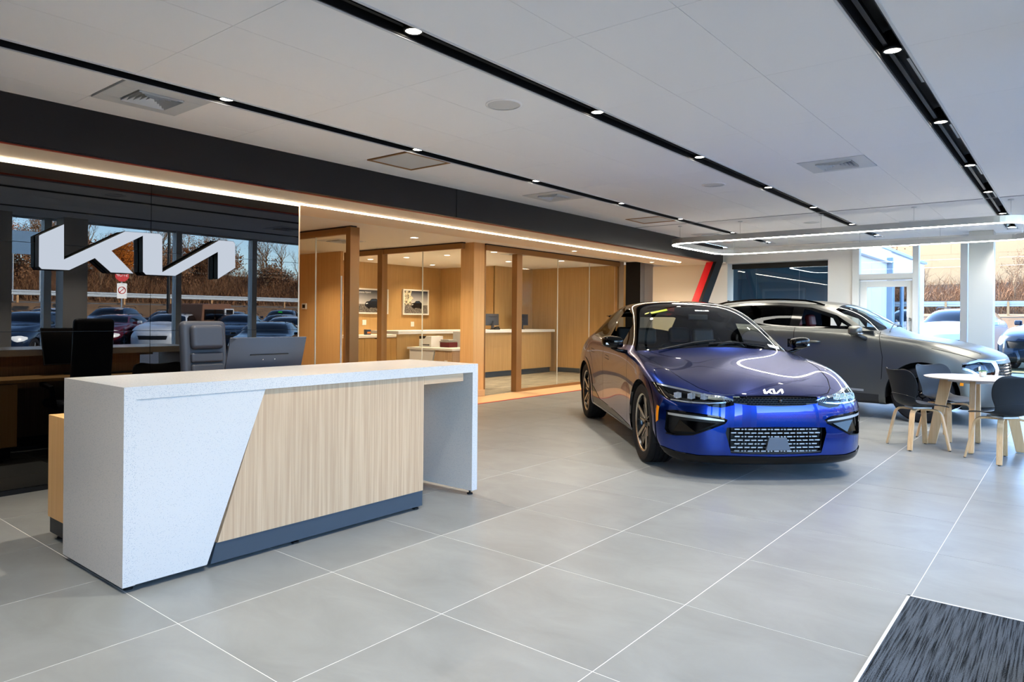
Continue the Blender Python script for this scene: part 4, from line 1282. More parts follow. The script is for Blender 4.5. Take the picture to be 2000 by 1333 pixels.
# emblem on the bonnet lip
g = G()
We = .17
pa_, pb_ = on_front(0, .738 - .02), on_front(0, .738 + .02)
def em(y, z, o): 
    t = (z - pa_.z) / (pb_.z - pa_.z)
    return (pa_.x + (pb_.x - pa_.x) * t * .3 + o, y, z)
g.prism([em((yy - .5) * We, .738 + zz * We, -.004) for yy, zz in LOGO], (.010, 0, 0))
obj('emblem', g, 'emblem_white', car)
# wheels
for x, wy in ((0, .80), (-2.9, .81)):
    for s_ in (1, -1): wheel(car, x, s_ * wy, .368, .25, .262, s_, 'ev')
# liners
def wells(car, xs, zc, r, w=.92):
    for cx in xs:
        for s_ in (1, -1):
            g = G()
            pts = circle(cx, zc, r, 24, -.3, PI + .3)
            g.grid([[(x, s_ * w, max(z, .16)), (x, s_ * .55, max(z, .16))] for x, z in pts])
            g.prism([(x, s_ * .55, max(z, .16)) for x, z in pts], (0, -.01 * s_, 0))
            bmesh.ops.remove_doubles(g.bm, verts=g.bm.verts, dist=1e-4)
            obj('wheel_well', g, 'liner', car)
wells(car, (0, -2.9), .365, .412)
# mirrors
for s_ in (1, -1):
    g = G()
    rows = []
    for k in range(9):
        t = k / 8; a = math.sin(PI * min(1, t * .92 + .06)) ** .5
        y = s_ * (.915 + .215 * t)
        cx, cz = -.86 + .05 * (1 - t), 1.085 + .012 * t
        rx, rz = .085 * (a * .55 + .45 if t < .9 else .5) , .064 * (a * .45 + .55 if t < .9 else .6)
        rows.append([(cx + rx * math.copysign(abs(math.cos(u)) ** .6, math.cos(u)), y, cz + rz * math.copysign(abs(math.sin(u)) ** .7, math.sin(u))) for u in [2 * PI * q / 20 for q in range(20)]])
    g.grid(rows, cv=True)
    for r in (rows[0], rows[-1]):
        g.bm.faces.new([g.bm.verts.new(p) for p in r])
    bmesh.ops.remove_doubles(g.bm, verts=g.bm.verts, dist=.0005)
    mm = obj('door_mirror', g, 'gloss_trim', car, sub=1, smooth=True)
    obj('mirror_arm', G().tube([(-.84, s_ * .86, .985), (-.85, s_ * .95, 1.0), (-.85, s_ * 1.03, 1.035)], [.022, .02, .018], 10), 'gloss_trim', mm, smooth=True)
    obj('indicator_strip', G().tube([(-.780, s_ * .935, 1.068), (-.768, s_ * 1.02, 1.070), (-.785, s_ * 1.10, 1.074)], 1, flat=(.006, .010)), 'alu_white', mm)
    obj('mirror_glass', G().box(-.945, -.942, s_ * .935, s_ * 1.11, 1.045, 1.135) if s_ > 0 else G().box(-.945, -.942, -1.11, -.935, 1.045, 1.135), 'chrome', mm)
# wipers
for y0, y1, x1 in ((-.10, .50, -.535), (-.62, -.02, -.535)):
    pts = []
    for k in range(8):
        y = y0 + (y1 - y0) * k / 7
        p, n = ev.ray((-.47 - .10 * (k / 7) * .5 - .03, y, 2), (0, 0, -1)); pts.append(p + n * .014)
    obj('wiper', G().tube(pts, .007, 6), 'black', car)
# cowl
# stickers behind the windscreen
def ws_sticker(name, cx, cyy, w, h, m, parent, shape='rect'):
    c, n = ev.ray((cx, cyy, 2.5), (0, 0, -1))
    u = Vector((0, 1, 0)); u = (u - n * u.dot(n)).normalized(); v = n.cross(u).normalized()
    if v.z < 0: v = -v
    c = c + n * .003
    if shape == 'rect': pts = [c - u * w / 2 - v * h / 2, c + u * w / 2 - v * h / 2, c + u * w / 2 + v * h / 2, c - u * w / 2 + v * h / 2]
    else: pts = [c + u * w / 2 * math.cos(a) + v * h / 2 * math.sin(a) for a in [2 * PI * k / 20 for k in range(20)]]
    o = obj(name, G().prism(pts, n * .001), m, parent)
    return c + n * .002, u, v, n
ws_sticker('oval_sticker', -1.21, -.55, .055, .028, 'sticker_oval', car, 'oval')
ws_sticker('yellow_sticker', -1.165, -.43, .185, .05, 'sticker_yellow', car)
c, u, v, n = ws_sticker('number_sticker', -1.08, .025, .155, .035, 'sticker_white', car)
tx = text_mesh('0139', .036, 'black', car, 'number_lettering')
if u.cross(v).dot(n) < 0: u = -u
tx.matrix_local = Matrix((( u.x, v.x, n.x, c.x), (u.y, v.y, n.y, c.y), (u.z, v.z, n.z, c.z), (0, 0, 0, 1)))
ws_sticker('white_label', -.60, .62, .12, .06, 'sticker_white', car)
# cabin
cb = obj('cabin_floor', G().box(-3.2, -.55, -.80, .80, .28, .32), 'cabin_dark', car)
obj('dashboard', G().box(-.98, -.62, -.74, .74, .62, .965), 'cabin_dark', cb, bevel=.04, seg=3)
obj('instrument_hood', G().box(-1.02, -.86, .05, .62, .90, 1.02), 'cabin_dark', cb, bevel=.02)
sw = G()
ringp = [(.0, .19 * math.cos(a), .17 * math.sin(a)) for a in [2 * PI * k / 28 for k in range(29)]]
sw.tube(ringp, .016, 8, cap=False); sw.box(-.02, .02, -.17, .17, -.02, .02); sw.ball((0, 0, 0), (.03, .06, .05))
bmesh.ops.transform(sw.bm, matrix=Matrix.Translation((-1.13, .36, .93)) @ Matrix.Rotation(.35, 4, 'Y'), verts=sw.bm.verts)
obj('steering_wheel', sw, 'seat_black', cb, smooth=True)
seat(car, -1.62, .36, 'seat_white', 'seat_black'); seat(car, -1.62, -.36, 'seat_white', 'seat_black')
seat(car, -2.55, .36, 'seat_black'); seat(car, -2.55, -.36, 'seat_black')
obj('rear_view_mirror', G().box(-1.15, -1.12, -.11, .11, 1.33, 1.39), 'seat_black', cb, bevel=.012)
# antenna fin and roof spoiler lip
obj('roof_fin', G().prism([(-2.95, -.004, 1.49), (-3.12, -.004, 1.455), (-3.12, -.004, 1.515)], (0, .008, 0)), 'gloss_trim', car)
obj('spoiler', G().prism([(-3.10, -.585, 1.375), (-3.42, -.545, 1.385), (-3.50, -.30, 1.405), (-3.52, 0, 1.41), (-3.50, .30, 1.405), (-3.42, .545, 1.385), (-3.10, .585, 1.375), (-3.12, .3, 1.435), (-3.12, 0, 1.44), (-3.12, -.3, 1.435)], (0, 0, -.018)), 'gloss_trim', car, bevel=.006)
# ================================================================ MATTE GREY SUV
def suv_rows():
    B = []
    B.append([(.915, 0, .56), (.905, .25, .56), (.87, .48, .56), (.80, .66, .56), (.69, .80, .57), (.54, .90, .58),
              (.54, .90, .58), (.69, .80, .57), (.80, .66, .56), (.87, .48, .56), (.905, .25, .56), (.915, 0, .56)])
    B.append([(.89, 0, .34), (.88, .25, .34), (.85, .48, .34), (.79, .67, .34), (.67, .83, .35), (.50, .915, .42),
              (.50, .915, .72), (.67, .81, .74), (.79, .66, .75), (.86, .48, .76), (.895, .25, .77), (.905, 0, .775)])
    B.append([(.86, 0, .21), (.85, .25, .21), (.82, .48, .21), (.75, .69, .22), (.63, .85, .24), (.45, .935, .34),
              (.42, .915, .83), (.60, .79, .86), (.73, .65, .875), (.80, .47, .885), (.84, .24, .89), (.85, 0, .89)])
    B.append([(.70, 0, .19), (.70, .3, .19), (.66, .55, .19), (.58, .76, .20), (.47, .89, .24), (.36, .935, .44),
              (.30, .915, .90), (.46, .78, .945), (.60, .64, .96), (.66, .45, .965), (.70, .23, .97), (.70, 0, .97)])
    B.append([(.3, 0, .19), (.3, .40, .19), (.3, .80, .195), (.3, .91, .24), (.28, .945, .42), (.22, .945, .68),
              (.12, .92, .985), (.24, .79, 1.035), (.36, .64, 1.035), (.40, .45, 1.04), (.42, .22, 1.045), (.42, 0, 1.045)])
    B.append([(0, 0, .19), (0, .45, .19), (0, .84, .195), (0, .91, .26), (0, .95, .46), (0, .95, .78),
              (-.08, .925, 1.04), (0, .81, 1.095), (.10, .65, 1.085), (.12, .45, 1.09), (.14, .22, 1.095), (.15, 0, 1.10)])
    B.append([(-.4, 0, .19), (-.4, .45, .19), (-.4, .84, .195), (-.4, .895, .26), (-.4, .91, .48), (-.4, .925, .82),
              (-.40, .915, 1.085), (-.36, .83, 1.135), (-.26, .68, 1.13), (-.20, .46, 1.135), (-.17, .23, 1.14), (-.16, 0, 1.145)])
    B.append([(-.8, 0, .19), (-.8, .45, .19), (-.8, .84, .195), (-.8, .895, .26), (-.8, .89, .48), (-.8, .915, .84),
              (-.70, .91, 1.115), (-.66, .855, 1.16), (-.56, .755, 1.19), (-.46, .48, 1.20), (-.40, .24, 1.205), (-.38, 0, 1.21)])
    B.append([(-1.2, 0, .19), (-1.2, .45, .19), (-1.2, .84, .195), (-1.2, .895, .26), (-1.2, .885, .48), (-1.2, .915, .86),
              (-1.05, .91, 1.145), (-1.0, .86, 1.19), (-.86, .73, 1.37), (-.74, .47, 1.42), (-.69, .24, 1.435), (-.68, 0, 1.44)])
    B.append([(-1.6, 0, .19), (-1.6, .45, .19), (-1.6, .84, .195), (-1.6, .895, .26), (-1.6, .885, .48), (-1.6, .915, .88),
              (-1.5, .91, 1.165), (-1.45, .86, 1.205), (-1.25, .685, 1.535), (-1.12, .47, 1.59), (-1.06, .24, 1.605), (-1.05, 0, 1.61)])
    B.append([(-2.0, 0, .19), (-2.0, .45, .19), (-2.0, .84, .195), (-2.0, .90, .26), (-2.0, .89, .48), (-2.0, .92, .90),
              (-2.0, .915, 1.185), (-1.95, .86, 1.225), (-1.80, .675, 1.595), (-1.72, .48, 1.635), (-1.68, .24, 1.65), (-1.67, 0, 1.655)])
    B.append([(-2.4, 0, .19), (-2.4, .45, .19), (-2.4, .85, .195), (-2.4, .915, .27), (-2.4, .92, .50), (-2.4, .935, .92),
              (-2.4, .915, 1.205), (-2.37, .85, 1.25), (-2.30, .665, 1.60), (-2.28, .48, 1.64), (-2.28, .24, 1.655), (-2.28, 0, 1.66)])
    B.append([(-2.76, 0, .2), (-2.76, .45, .2), (-2.76, .86, .21), (-2.76, .93, .28), (-2.76, .95, .50), (-2.76, .955, .92),
              (-2.76, .915, 1.23), (-2.75, .835, 1.28), (-2.74, .65, 1.57), (-2.74, .47, 1.615), (-2.74, .24, 1.63), (-2.74, 0, 1.635)])
    B.append([(-3.2, 0, .22), (-3.2, .45, .22), (-3.2, .82, .23), (-3.2, .91, .30), (-3.2, .93, .5), (-3.18, .94, .92),
              (-3.15, .87, 1.24), (-3.15, .77, 1.30), (-3.18, .61, 1.50), (-3.2, .44, 1.55), (-3.22, .22, 1.57), (-3.22, 0, 1.575)])
    B.append([(-3.5, 0, .28), (-3.5, .45, .28), (-3.5, .76, .29), (-3.48, .86, .35), (-3.47, .89, .5), (-3.46, .90, .88),
              (-3.42, .82, 1.15), (-3.42, .71, 1.20), (-3.42, .57, 1.28), (-3.44, .42, 1.32), (-3.46, .22, 1.33), (-3.46, 0, 1.33)])
    B.append([(-3.66, 0, .36), (-3.66, .45, .36), (-3.65, .66, .37), (-3.62, .78, .42), (-3.60, .83, .55), (-3.58, .84, .80),
              (-3.56, .79, .98), (-3.58, .70, 1.02), (-3.60, .55, 1.05), (-3.61, .40, 1.06), (-3.62, .2, 1.06), (-3.62, 0, 1.06)])
    B.append([(-3.72, 0, .68), (-3.72, .3, .68), (-3.70, .5, .68), (-3.68, .62, .68), (-3.65, .73, .69), (-3.61, .80, .72),
              (-3.61, .80, .72), (-3.65, .73, .69), (-3.68, .62, .68), (-3.70, .5, .68), (-3.72, .3, .68), (-3.72, 0, .68)])
    return B
R2 = suv_rows()
cr2 = [([R2[i][7] for i in range(7, 14)], .35), ([R2[i][8] for i in range(8, 14)], .3), ([R2[2][j] for j in range(6, 12)], .4), ([R2[i][5] for i in range(5, 13)], .35), ([R2[13][j] for j in range(8, 12)], .7)]
def suv_common(B, sil):
    """outlines shared by the showroom car and the parked cars"""
    wsp = [(-.43, 0), (-.45, .34), (-.53, .68), (-.64, .775), (-.74, .765), (-.92, .71), (-1.13, .645), (-1.09, .30), (-1.07, 0)]
    B.carve(wsp + [(x, -y) for x, y in wsp[-2:0:-1]], 'xy', 'windscreen', up, mirror=False)
    B.carve([(-.80, 1.215), (-1.10, 1.415), (-1.45, 1.525), (-1.90, 1.562), (-2.4, 1.56), (-2.85, 1.52), (-3.14, 1.42), (-3.05, 1.345), (-2.8, 1.295), (-2.2, 1.26), (-1.5, 1.232)], 'xz', 'window_surround', right_side)
suv = Body(R2, cr2, 3)
suv_common(suv, 0)
suv.carve([(-1.06, 1.245), (-1.14, 1.37), (-1.45, 1.485), (-1.55, 1.505), (-1.585, 1.258)], 'xz', 'open', right_side, only=('window_surround',))
suv.carve([(-.90, 1.240), (-1.02, 1.31), (-1.035, 1.244)], 'xz', 'front_side_glass', right_side, only=('window_surround',))
suv.carve([(-1.72, 1.262), (-1.70, 1.535), (-2.2, 1.545), (-2.62, 1.525), (-2.72, 1.40), (-2.66, 1.305), (-2.2, 1.275)], 'xz', 'rear_side_glass', right_side, only=('window_surround',))
suv.carve([(-2.74, 1.32), (-2.78, 1.50), (-3.06, 1.415), (-2.95, 1.36)], 'xz', 'rear_side_glass', right_side, only=('window_surround',))
for cx in (0, -2.76):
    suv.carve(circle(cx, .37, .515, 44), 'xz', 'arch_trim', right_side)
    suv.carve(circle(cx, .37, .432, 44), 'xz', 'open', right_side, only=('arch_trim',))
    for a_, b_ in ((cx - .515, cx - .432), (cx + .432, cx + .515)):
        suv.carve([(a_, 0), (a_, .371), (b_, .371), (b_, 0)], 'xz', 'arch_trim', right_side)
    suv.carve([(cx - .432, 0), (cx - .432, .371), (cx + .432, .371), (cx + .432, 0)], 'xz', 'open', lambda c, n: abs(c.y) > .6, only=('body', 'arch_trim'))
suv.carve([(-.517, .05), (-.517, .335), (-1.3, .36), (-2.245, .40), (-2.245, .05)], 'xz', 'sill_trim', right_side)
suv.strip([(-.70, .385), (-1.3, .40), (-2.1, .45)], .03, 'xz', 'sill_bright', right_side, only=('body', 'sill_trim'))
suv.strip([(-.50, .36), (-.48, .60), (-.47, .85), (-.53, 1.19)], .008, 'xz', 'gap', right_side)
suv.strip([(-1.655, .37), (-1.64, .7), (-1.64, 1.0), (-1.64, 1.24)], .008, 'xz', 'gap', right_side)
suv.strip([(-2.25, .45), (-2.24, .62), (-2.40, .85), (-2.75, 1.10), (-2.78, 1.26)], .008, 'xz', 'gap', right_side)
# bonnet gap runs down to the lamp
suv.strip([(-.56, .80), (-.40, .80), (0, .785), (.25, .735), (.45, .70), (.62, .66)], .008, 'xy', 'gap', up)
suv.strip([(.10, .985), (.30, .94), (.46, .895), (.60, .85)], .007, 'xz', 'gap', right_side)
# boomerang lamp: clear cluster wrapped by a silver band
sfr = lambda c, n: n.x > .10 and c.x > .44
suv.carve([(.60, .84), (.78, .855), (.905, .80), (.93, .76), (.86, .66), (.74, .56), (.66, .60), (.60, .72)], 'yz', 'lamp_band', sfr)
suv.carve([(.68, .815), (.80, .825), (.885, .79), (.905, .765), (.85, .68), (.755, .60), (.70, .64), (.66, .73)], 'yz', 'lamp', sfr, only=('lamp_band',))
suv.carve([(-.66, .57), (-.60, .74), (-.58, .80), (.58, .80), (.60, .74), (.66, .57), (.60, .47), (-.60, .47)], 'yz', 'grille', lambda c, n: n.x > .2 and c.x > .3, only=('body',), mirror=False)
suv.carve([(-.62, .25), (-.62, .40), (.62, .40), (.62, .25)], 'yz', 'lower_grille', lambda c, n: n.x > .2 and c.x > .3, only=('body',), mirror=False)
suv.carve([(-.95, .05), (-.95, .245), (.95, .245), (.95, .05)], 'yz', 'front_lip', lambda c, n: n.x > -.1 and c.x > .35, only=('body',), mirror=False)
suv.carve([(.42, .52), (.43, .60), (.465, .60), (.46, .52)], 'xz', 'side_marker', right_side, only=('arch_trim', 'body'))

car2 = thing('grey_suv', 'matte dark grey SUV parked side-on behind the blue car, window open on a red seat', 'car', (-1.575, 11.43, 0), 0.)
suv.part('body_shell', 'body', 'paint_matte', car2)
suv.part('windscreen', 'windscreen', 'glass_car', car2)
suv.part('window_surround', 'window_surround', 'gloss_trim', car2)
suv.part('rear_side_glass', 'rear_side_glass', 'glass_privacy', car2)
suv.part('front_side_glass', 'front_side_glass', 'glass_car', car2)
suv.part('wheel_arch_trim', 'arch_trim', 'paint_matte', car2, .010)
suv.part('sill_trim', 'sill_trim', 'satin_trim', car2, .006)
suv.part('sill_strip', 'sill_bright', 'alu', car2, .012)
suv.part('panel_gap', 'gap', 'gap', car2, -.004)
for hx0, hz in ((-1.27, 1.035), (-2.37, 1.045)):
    for s_ in (1, -1):
        pts = []
        for k in range(9):
            x = hx0 - .26 * k / 8
            p, n = suv.ray((x, s_ * 3, hz), (0, -s_, 0))
            pts.append(p + Vector((0, s_ * .026 * math.sin(PI * min(1, max(0, k / 8))) ** .4, 0)))
        dh = obj('door_handle', G().tube(pts, [.010, .016, .018, .018, .018, .018, .018, .016, .010], 10), 'paint_matte', car2, smooth=True)
suv.part('front_lip', 'front_lip', 'satin_trim', car2, .008)
suv.part('side_marker', 'side_marker', 'amber', car2, .012)
lb = suv.part('lamp_surround', 'lamp_band', 'lamp_chrome', car2, .006)
lh = suv.part('headlamp_housing', 'lamp', 'black_gloss', car2, -.05)
suv.part('headlamp_cover', 'lamp', 'lens_clear', car2, .001)
for s_ in (1, -1):
    par = side_of(lh, s_)
    for (y, z, w_, h_) in ((.80, .74, .10, .06), (.77, .67, .08, .05)):
        p = on_front(s_ * y, z, -.03, suv)
        if p is not None:
            obj('reflector', G().box(p.x - .02, p.x, s_ * y - w_ / 2, s_ * y + w_ / 2, z - h_ / 2, z + h_ / 2), 'lamp_white', par, bevel=.008)
gr = suv.part('grille', 'grille', 'black', car2, -.03)[0]
g = G()
for r_ in range(9):
    z = .49 + r_ * .036
    for k in range(-11, 12):
        y = k * .055 + (r_ % 2) * .027
        lim = .58 if z > .58 else .56
        if abs(y) > lim: continue
        p = on_front(y, z, -.004, suv)
        if p is None: continue
        g.prism([(p.x, y - .022, z), (p.x, y, z + .013), (p.x, y + .022, z), (p.x, y, z - .013)], (-.014, 0, 0))
obj('grille_mesh', g, 'chrome', gr)['kind'] = 'stuff'
lg2 = suv.part('lower_grille', 'lower_grille', 'black', car2, -.03)[0]
for z in (.29, .34, .385):
    front_ribbon([(0, z), (.3, z), (.58, z)], .012, -.008, 'satin_trim', 'lower_bar', lg2, B=suv, join=True)
front_ribbon([(.60, .84, .012), (.45, .845, .012), (.2, .85, .012), (0, .85, .012)], .012, .003, 'lamp_chrome', 'bonnet_strip', car2, B=suv, join=False)
for x, wy in ((0, .80), (-2.76, .80)):
    for s_ in (1, -1): wheel(car2, x, s_ * wy, .368, .235, .245, s_, 'suv', face_m='steel_dark')
wells(car2, (0, -2.76), .37, .438)
for s_ in (1, -1):
    g = G(); rows = []
    for k in range(9):
        t = k / 8
        y = s_ * (.93 + .20 * t)
        a = 1 - .45 * t ** 3 - .25 * (1 - t) ** 3
        cx, cz = -.80 + .02 * t, 1.205
        rx, rz = .10 * a, .072 * a
        rows.append([(cx + rx * math.copysign(abs(math.cos(u)) ** .6, math.cos(u)), y, cz + rz * math.copysign(abs(math.sin(u)) ** .6, math.sin(u))) for u in [2 * PI * q / 20 for q in range(20)]])
    g.grid(rows, cv=True)
    for r in (rows[0], rows[-1]): g.bm.faces.new([g.bm.verts.new(p) for p in r])
    bmesh.ops.remove_doubles(g.bm, verts=g.bm.verts, dist=.0005)
    mm = obj('door_mirror', g, 'paint_matte', car2, sub=1, smooth=True)
    obj('mirror_arm', G().tube([(-.68, s_ * .90, 1.09), (-.73, s_ * .95, 1.12), (-.77, s_ * 1.0, 1.15)], [.03, .026, .024], 10), 'satin_trim', mm, smooth=True)
    obj('mirror_band', G().tube([(-.71, s_ * .95, 1.165), (-.705, s_ * 1.03, 1.165), (-.735, s_ * 1.12, 1.168)], 1, flat=(.008, .008)), 'alu', mm)
    # roof rail
    pts = []
    for k in range(14):
        x = -1.30 - 1.75 * k / 13
        p, n = suv.ray((x, s_ * .575, 3), (0, 0, -1))
        h = .035 * min(1, k / 1.5, (13 - k) / 1.5) + .004
        pts.append(p + Vector((0, 0, h)))
    obj('roof_rail', G().tube(pts, 1, flat=(.016, .013)), 'gloss_trim', car2, bevel=.003)
obj('roof_fin', G().prism([(-2.82, -.004, 1.62), (-3.0, -.004, 1.585), (-3.0, -.004, 1.665)], (0, .008, 0)), 'gloss_trim', car2)
cb = obj('cabin_floor', G().box(-3.2, -.50, -.80, .80, .30, .34), 'cabin_dark', car2)
obj('dashboard', G().box(-.92, -.56, -.76, .76, .72, 1.12), 'cabin_dark', cb, bevel=.04, seg=3)
for a_, b_ in ((-.845, -.80), (.80, .845)): obj('door_card', G().box(-1.62, -.60, a_, b_, .45, 1.20), 'cabin_dark', cb)
sw = G(); sw.tube(ringp, .016, 8, cap=False); sw.box(-.02, .02, -.17, .17, -.02, .02)
bmesh.ops.transform(sw.bm, matrix=Matrix.Translation((-1.05, .36, 1.05)) @ Matrix.Rotation(.4, 4, 'Y'), verts=sw.bm.verts)
obj('steering_wheel', sw, 'seat_black', cb, smooth=True)
for y in (.37, -.37): seat(car2, -1.40, y, 'seat_red', z=.50, lean=.22)
for y in (.37, -.37): seat(car2, -2.35, y, 'seat_red', 'seat_black', z=.50)
for y0, y1 in ((-.10, .50), (-.62, -.02)):
    pts = []
    for k in range(8):
        y = y0 + (y1 - y0) * k / 7
        p, n = suv.ray((-.44 - .05 * (k / 7), y, 3), (0, 0, -1)); pts.append(p + n * .014)
    obj('wiper', G().tube(pts, .007, 6), 'black', car2)
# ================================================================ TABLE, SHELL CHAIRS, DESK CHAIR
def leaf_leg(g, pts, w, t):
    """flat bent-wood strip: pts centre line, w width (horizontal, across the bend), t thickness"""
    pts = [Vector(p) for p in pts]; rows = []
    hd = Vector((pts[-1].x - pts[0].x, pts[-1].y - pts[0].y, 0)).normalized()
    side = Vector((-hd.y, hd.x, 0))
    for i, p in enumerate(pts):
        tg = (pts[min(i + 1, len(pts) - 1)] - pts[max(i - 1, 0)]).normalized()
        nn = tg.cross(side).normalized()
        rows.append([p - side * w / 2 - nn * t / 2, p + side * w / 2 - nn * t / 2, p + side * w / 2 + nn * t / 2, p - side * w / 2 + nn * t / 2])
    g.grid(rows, cv=True)
    for r in (rows[0], rows[-1]): g.bm.faces.new([g.bm.verts.new(p) for p in r])
    bmesh.ops.remove_doubles(g.bm, verts=g.bm.verts, dist=1e-5)
def shell_chair(label):
    """local frame: the sitter looks to +y"""
    c = thing('shell_chair', label, 'chair')
    # profile: front lip -> seat -> bend -> back top; (y, z, half width, side lift)
    prof = [(.235, .440, .165, .0), (.20, .456, .200, .004), (.12, .458, .222, .018), (.02, .450, .228, .030), (-.08, .442, .226, .040), (-.155, .446, .220, .055),
            (-.205, .480, .215, .075), (-.226, .540, .222, .085), (-.232, .600, .245, .095), (-.240, .660, .266, .090), (-.252, .720, .272, .085), (-.268, .775, .262, .075), (-.284, .812, .228, .060), (-.290, .826, .160, .045)]
    g = G(); top = []; bot = []
    m = 12
    for i, (y, z, hw, lift) in enumerate(prof):
        y0, z0 = prof[max(i - 1, 0)][:2]; y1, z1 = prof[min(i + 1, len(prof) - 1)][:2]
        ty, tz = y1 - y0, z1 - z0; L_ = math.hypot(ty, tz); ny, nz = tz / L_, -ty / L_   # normal towards the sitter
        if nz < 0 and ny < 0: ny, nz = -ny, -nz
        if i < 5 and nz < 0: ny, nz = -ny, -nz
        if i > 7 and ny < 0: ny, nz = -ny, -nz
        ra, rb = [], []
        for k in range(m + 1):
            u = -1 + 2 * k / m
            cv = lift * abs(u) ** 2.2
            p = Vector((hw * u, y + ny * cv, z + nz * cv))
            ra.append(p + Vector((0, ny, nz)) * .004); rb.append(p - Vector((0, ny, nz)) * .004)
        top.append(ra); bot.append(rb)
    g.grid(top); g.grid(bot)
    edge = [[a, b] for a, b in zip(top[0], bot[0])] + [[a[-1], b[-1]] for a, b in zip(top, bot)][1:] + [[a, b] for a, b in zip(top[-1][::-1], bot[-1][::-1])][1:] + [[a[0], b[0]] for a, b in zip(top[::-1], bot[::-1])][1:]
    g.grid(edge)
    bmesh.ops.remove_doubles(g.bm, verts=g.bm.verts, dist=1e-4)
    obj('seat_shell', g, 'charcoal_shell', c, smooth=True, sub=1)
    # moulded seam across the lower back
    p_ = []
    for k in range(13):
        u = -1 + 2 * k / 12
        y, z, hw, lift = -.2285, .575 + .03 * (1 - abs(u) ** 3) , .228, .08
        p_.append((hw * u * .97, y - .0055 + lift * abs(u) ** 2.2, z - .03))
    obj('back_seam', G().tube(p_, .0022, 5), 'satin_trim', c)
    obj('bracket', G().box(-.085, .085, -.10, .10, .418, .437), 'alu_white', c, bevel=.006)
    for sx in (1, -1):
        for sy_ in (1, -1):
            g = G()
            d = Vector((sx * .80, sy_ * .74, 0)).normalized()
            q = [d * .03 + Vector((0, 0, .408)), d * .14 + Vector((0, 0, .409)), d * .185 + Vector((0, 0, .402)), d * .213 + Vector((0, 0, .380)), d * .228 + Vector((0, 0, .345)), d * .300 + Vector((0, 0, .006))]
            leaf_leg(g, q, .050, .021)
            lg_o = obj('leg', g, 'beech', c, bevel=.004)
            obj('glide', G().lathe([(0, 0), (.012, 0), (.012, .008), (0, .008)], origin=tuple(d * .300), seg=12), 'black', lg_o)
    return c
c1_ = shell_chair('charcoal shell chair with beech legs between the blue car and the round table')
c1_.location = (-1.303, 8.473, 0); c1_.rotation_euler = (0, 0, math.radians(-52))
c2_ = dup(c1_, (-.55, 8.19, 0), math.radians(47), 'charcoal shell chair cut off by the picture edge, in front of the round table')
c3_ = dup(c1_, (-1.14, 9.32, 0), math.radians(-122), 'charcoal shell chair behind the round table, its back toward the grey SUV')
for c in (c1_, c2_, c3_): c['group'] = 'shell chairs around the round table'

t = thing('round_table', 'round pale wood table on splayed beech plank legs beside the shell chairs', 'table', (-.83, 8.83, 0), math.radians(1))
obj('tabletop', G().lathe([(0, .732), (.40, .732), (.462, .736), (.474, .744), (.474, .749), (.468, .752), (0, .752)], seg=72), 'table_top', t)
autosmooth(bpy.data.objects['tabletop'], 30)
obj('apron', G().lathe([(0, .695), (.27, .695), (.27, .731), (0, .731)], seg=4), 'wall_white', t)
for k, a in enumerate((0, 90, 180, 270)):
    a = math.radians(a); d = Vector((math.cos(a), math.sin(a), 0)); g = G()
    p0 = d * .26 + Vector((0, 0, .731)); p1 = d * .395 + Vector((0, 0, 0.004))
    sd = Vector((-d.y, d.x, 0))
    q = [p0 - d * .058, p0 + d * .058, p1 + d * .042, p1 - d * .042]
    g.prism([v - sd * .024 for v in q], sd * .048)
    obj('leg', g, 'beech', t, bevel=.010)
# pot plant on it
pp = thing('potted_succulent', 'tiny green succulent in a small white pot on the round table', 'plant', (-.775, 8.93, .752))
obj('pot', G().lathe([(0, 0), (.024, 0), (.031, .012), (.034, .052), (.036, .058), (.031, .058), (.029, .046), (0, .046)], seg=28), 'white_plastic', pp, smooth=True)
mat('leaf_green', hx('4f7a3f'), .55)
for k in range(16):
    a = k * 2.4; r = .004 + .0016 * k
    lf = G().ball((0, 0, .013), (.006, .004, .014), 8)
    o = obj('leaf', lf, 'leaf_green', pp, smooth=True)
    o.location = (r * math.cos(a), r * math.sin(a), .046); o.rotation_euler = (0, .2 + .05 * k, a)

# high-backed office chair behind the desk
oc_ = thing('office_chair', 'high-backed dark leather office chair with a padded head cushion behind the desk', 'chair', (-4.78, 2.60, 0), PI / 2)
# local frame: sitter looks to -x ... built looking to +y then turned
g = G().box(-.172, .172, -.05, .03, -.36, .36)
bk = Matrix.Translation((0, .26, .93)) @ Matrix.Rotation(-.12, 4, 'X')
def T(gg): bmesh.ops.transform(gg.bm, matrix=bk, verts=gg.bm.verts); return gg
sh = obj('backrest', T(g), 'leather', oc_, bevel=.038, seg=4, smooth=True)
obj('head_cushion', T(G().box(-.122, .122, -.105, -.04, .145, .325)), 'leather', oc_, bevel=.032, seg=4, smooth=True)
for k in range(5):
    z = .085 - k * .085
    obj('backrest_roll', T(G().box(-.122, .122, -.078, -.04, z - .038, z + .038)), 'leather', oc_, bevel=.017, seg=3, smooth=True)
obj('seat', G().box(-.24, .24, -.30, .22, .44, .53), 'leather', oc_, bevel=.04, seg=3)
for sx in (-1, 1):
    obj('armrest', G().tube([(sx * .26, .12, .47), (sx * .29, .12, .66), (sx * .29, -.12, .68)], 1, flat=(.02, .02)), 'black', oc_, bevel=.006)
obj('gas_column', G().lathe([(0, .10), (.028, .10), (.028, .44), (0, .44)], seg=16), 'black', oc_)
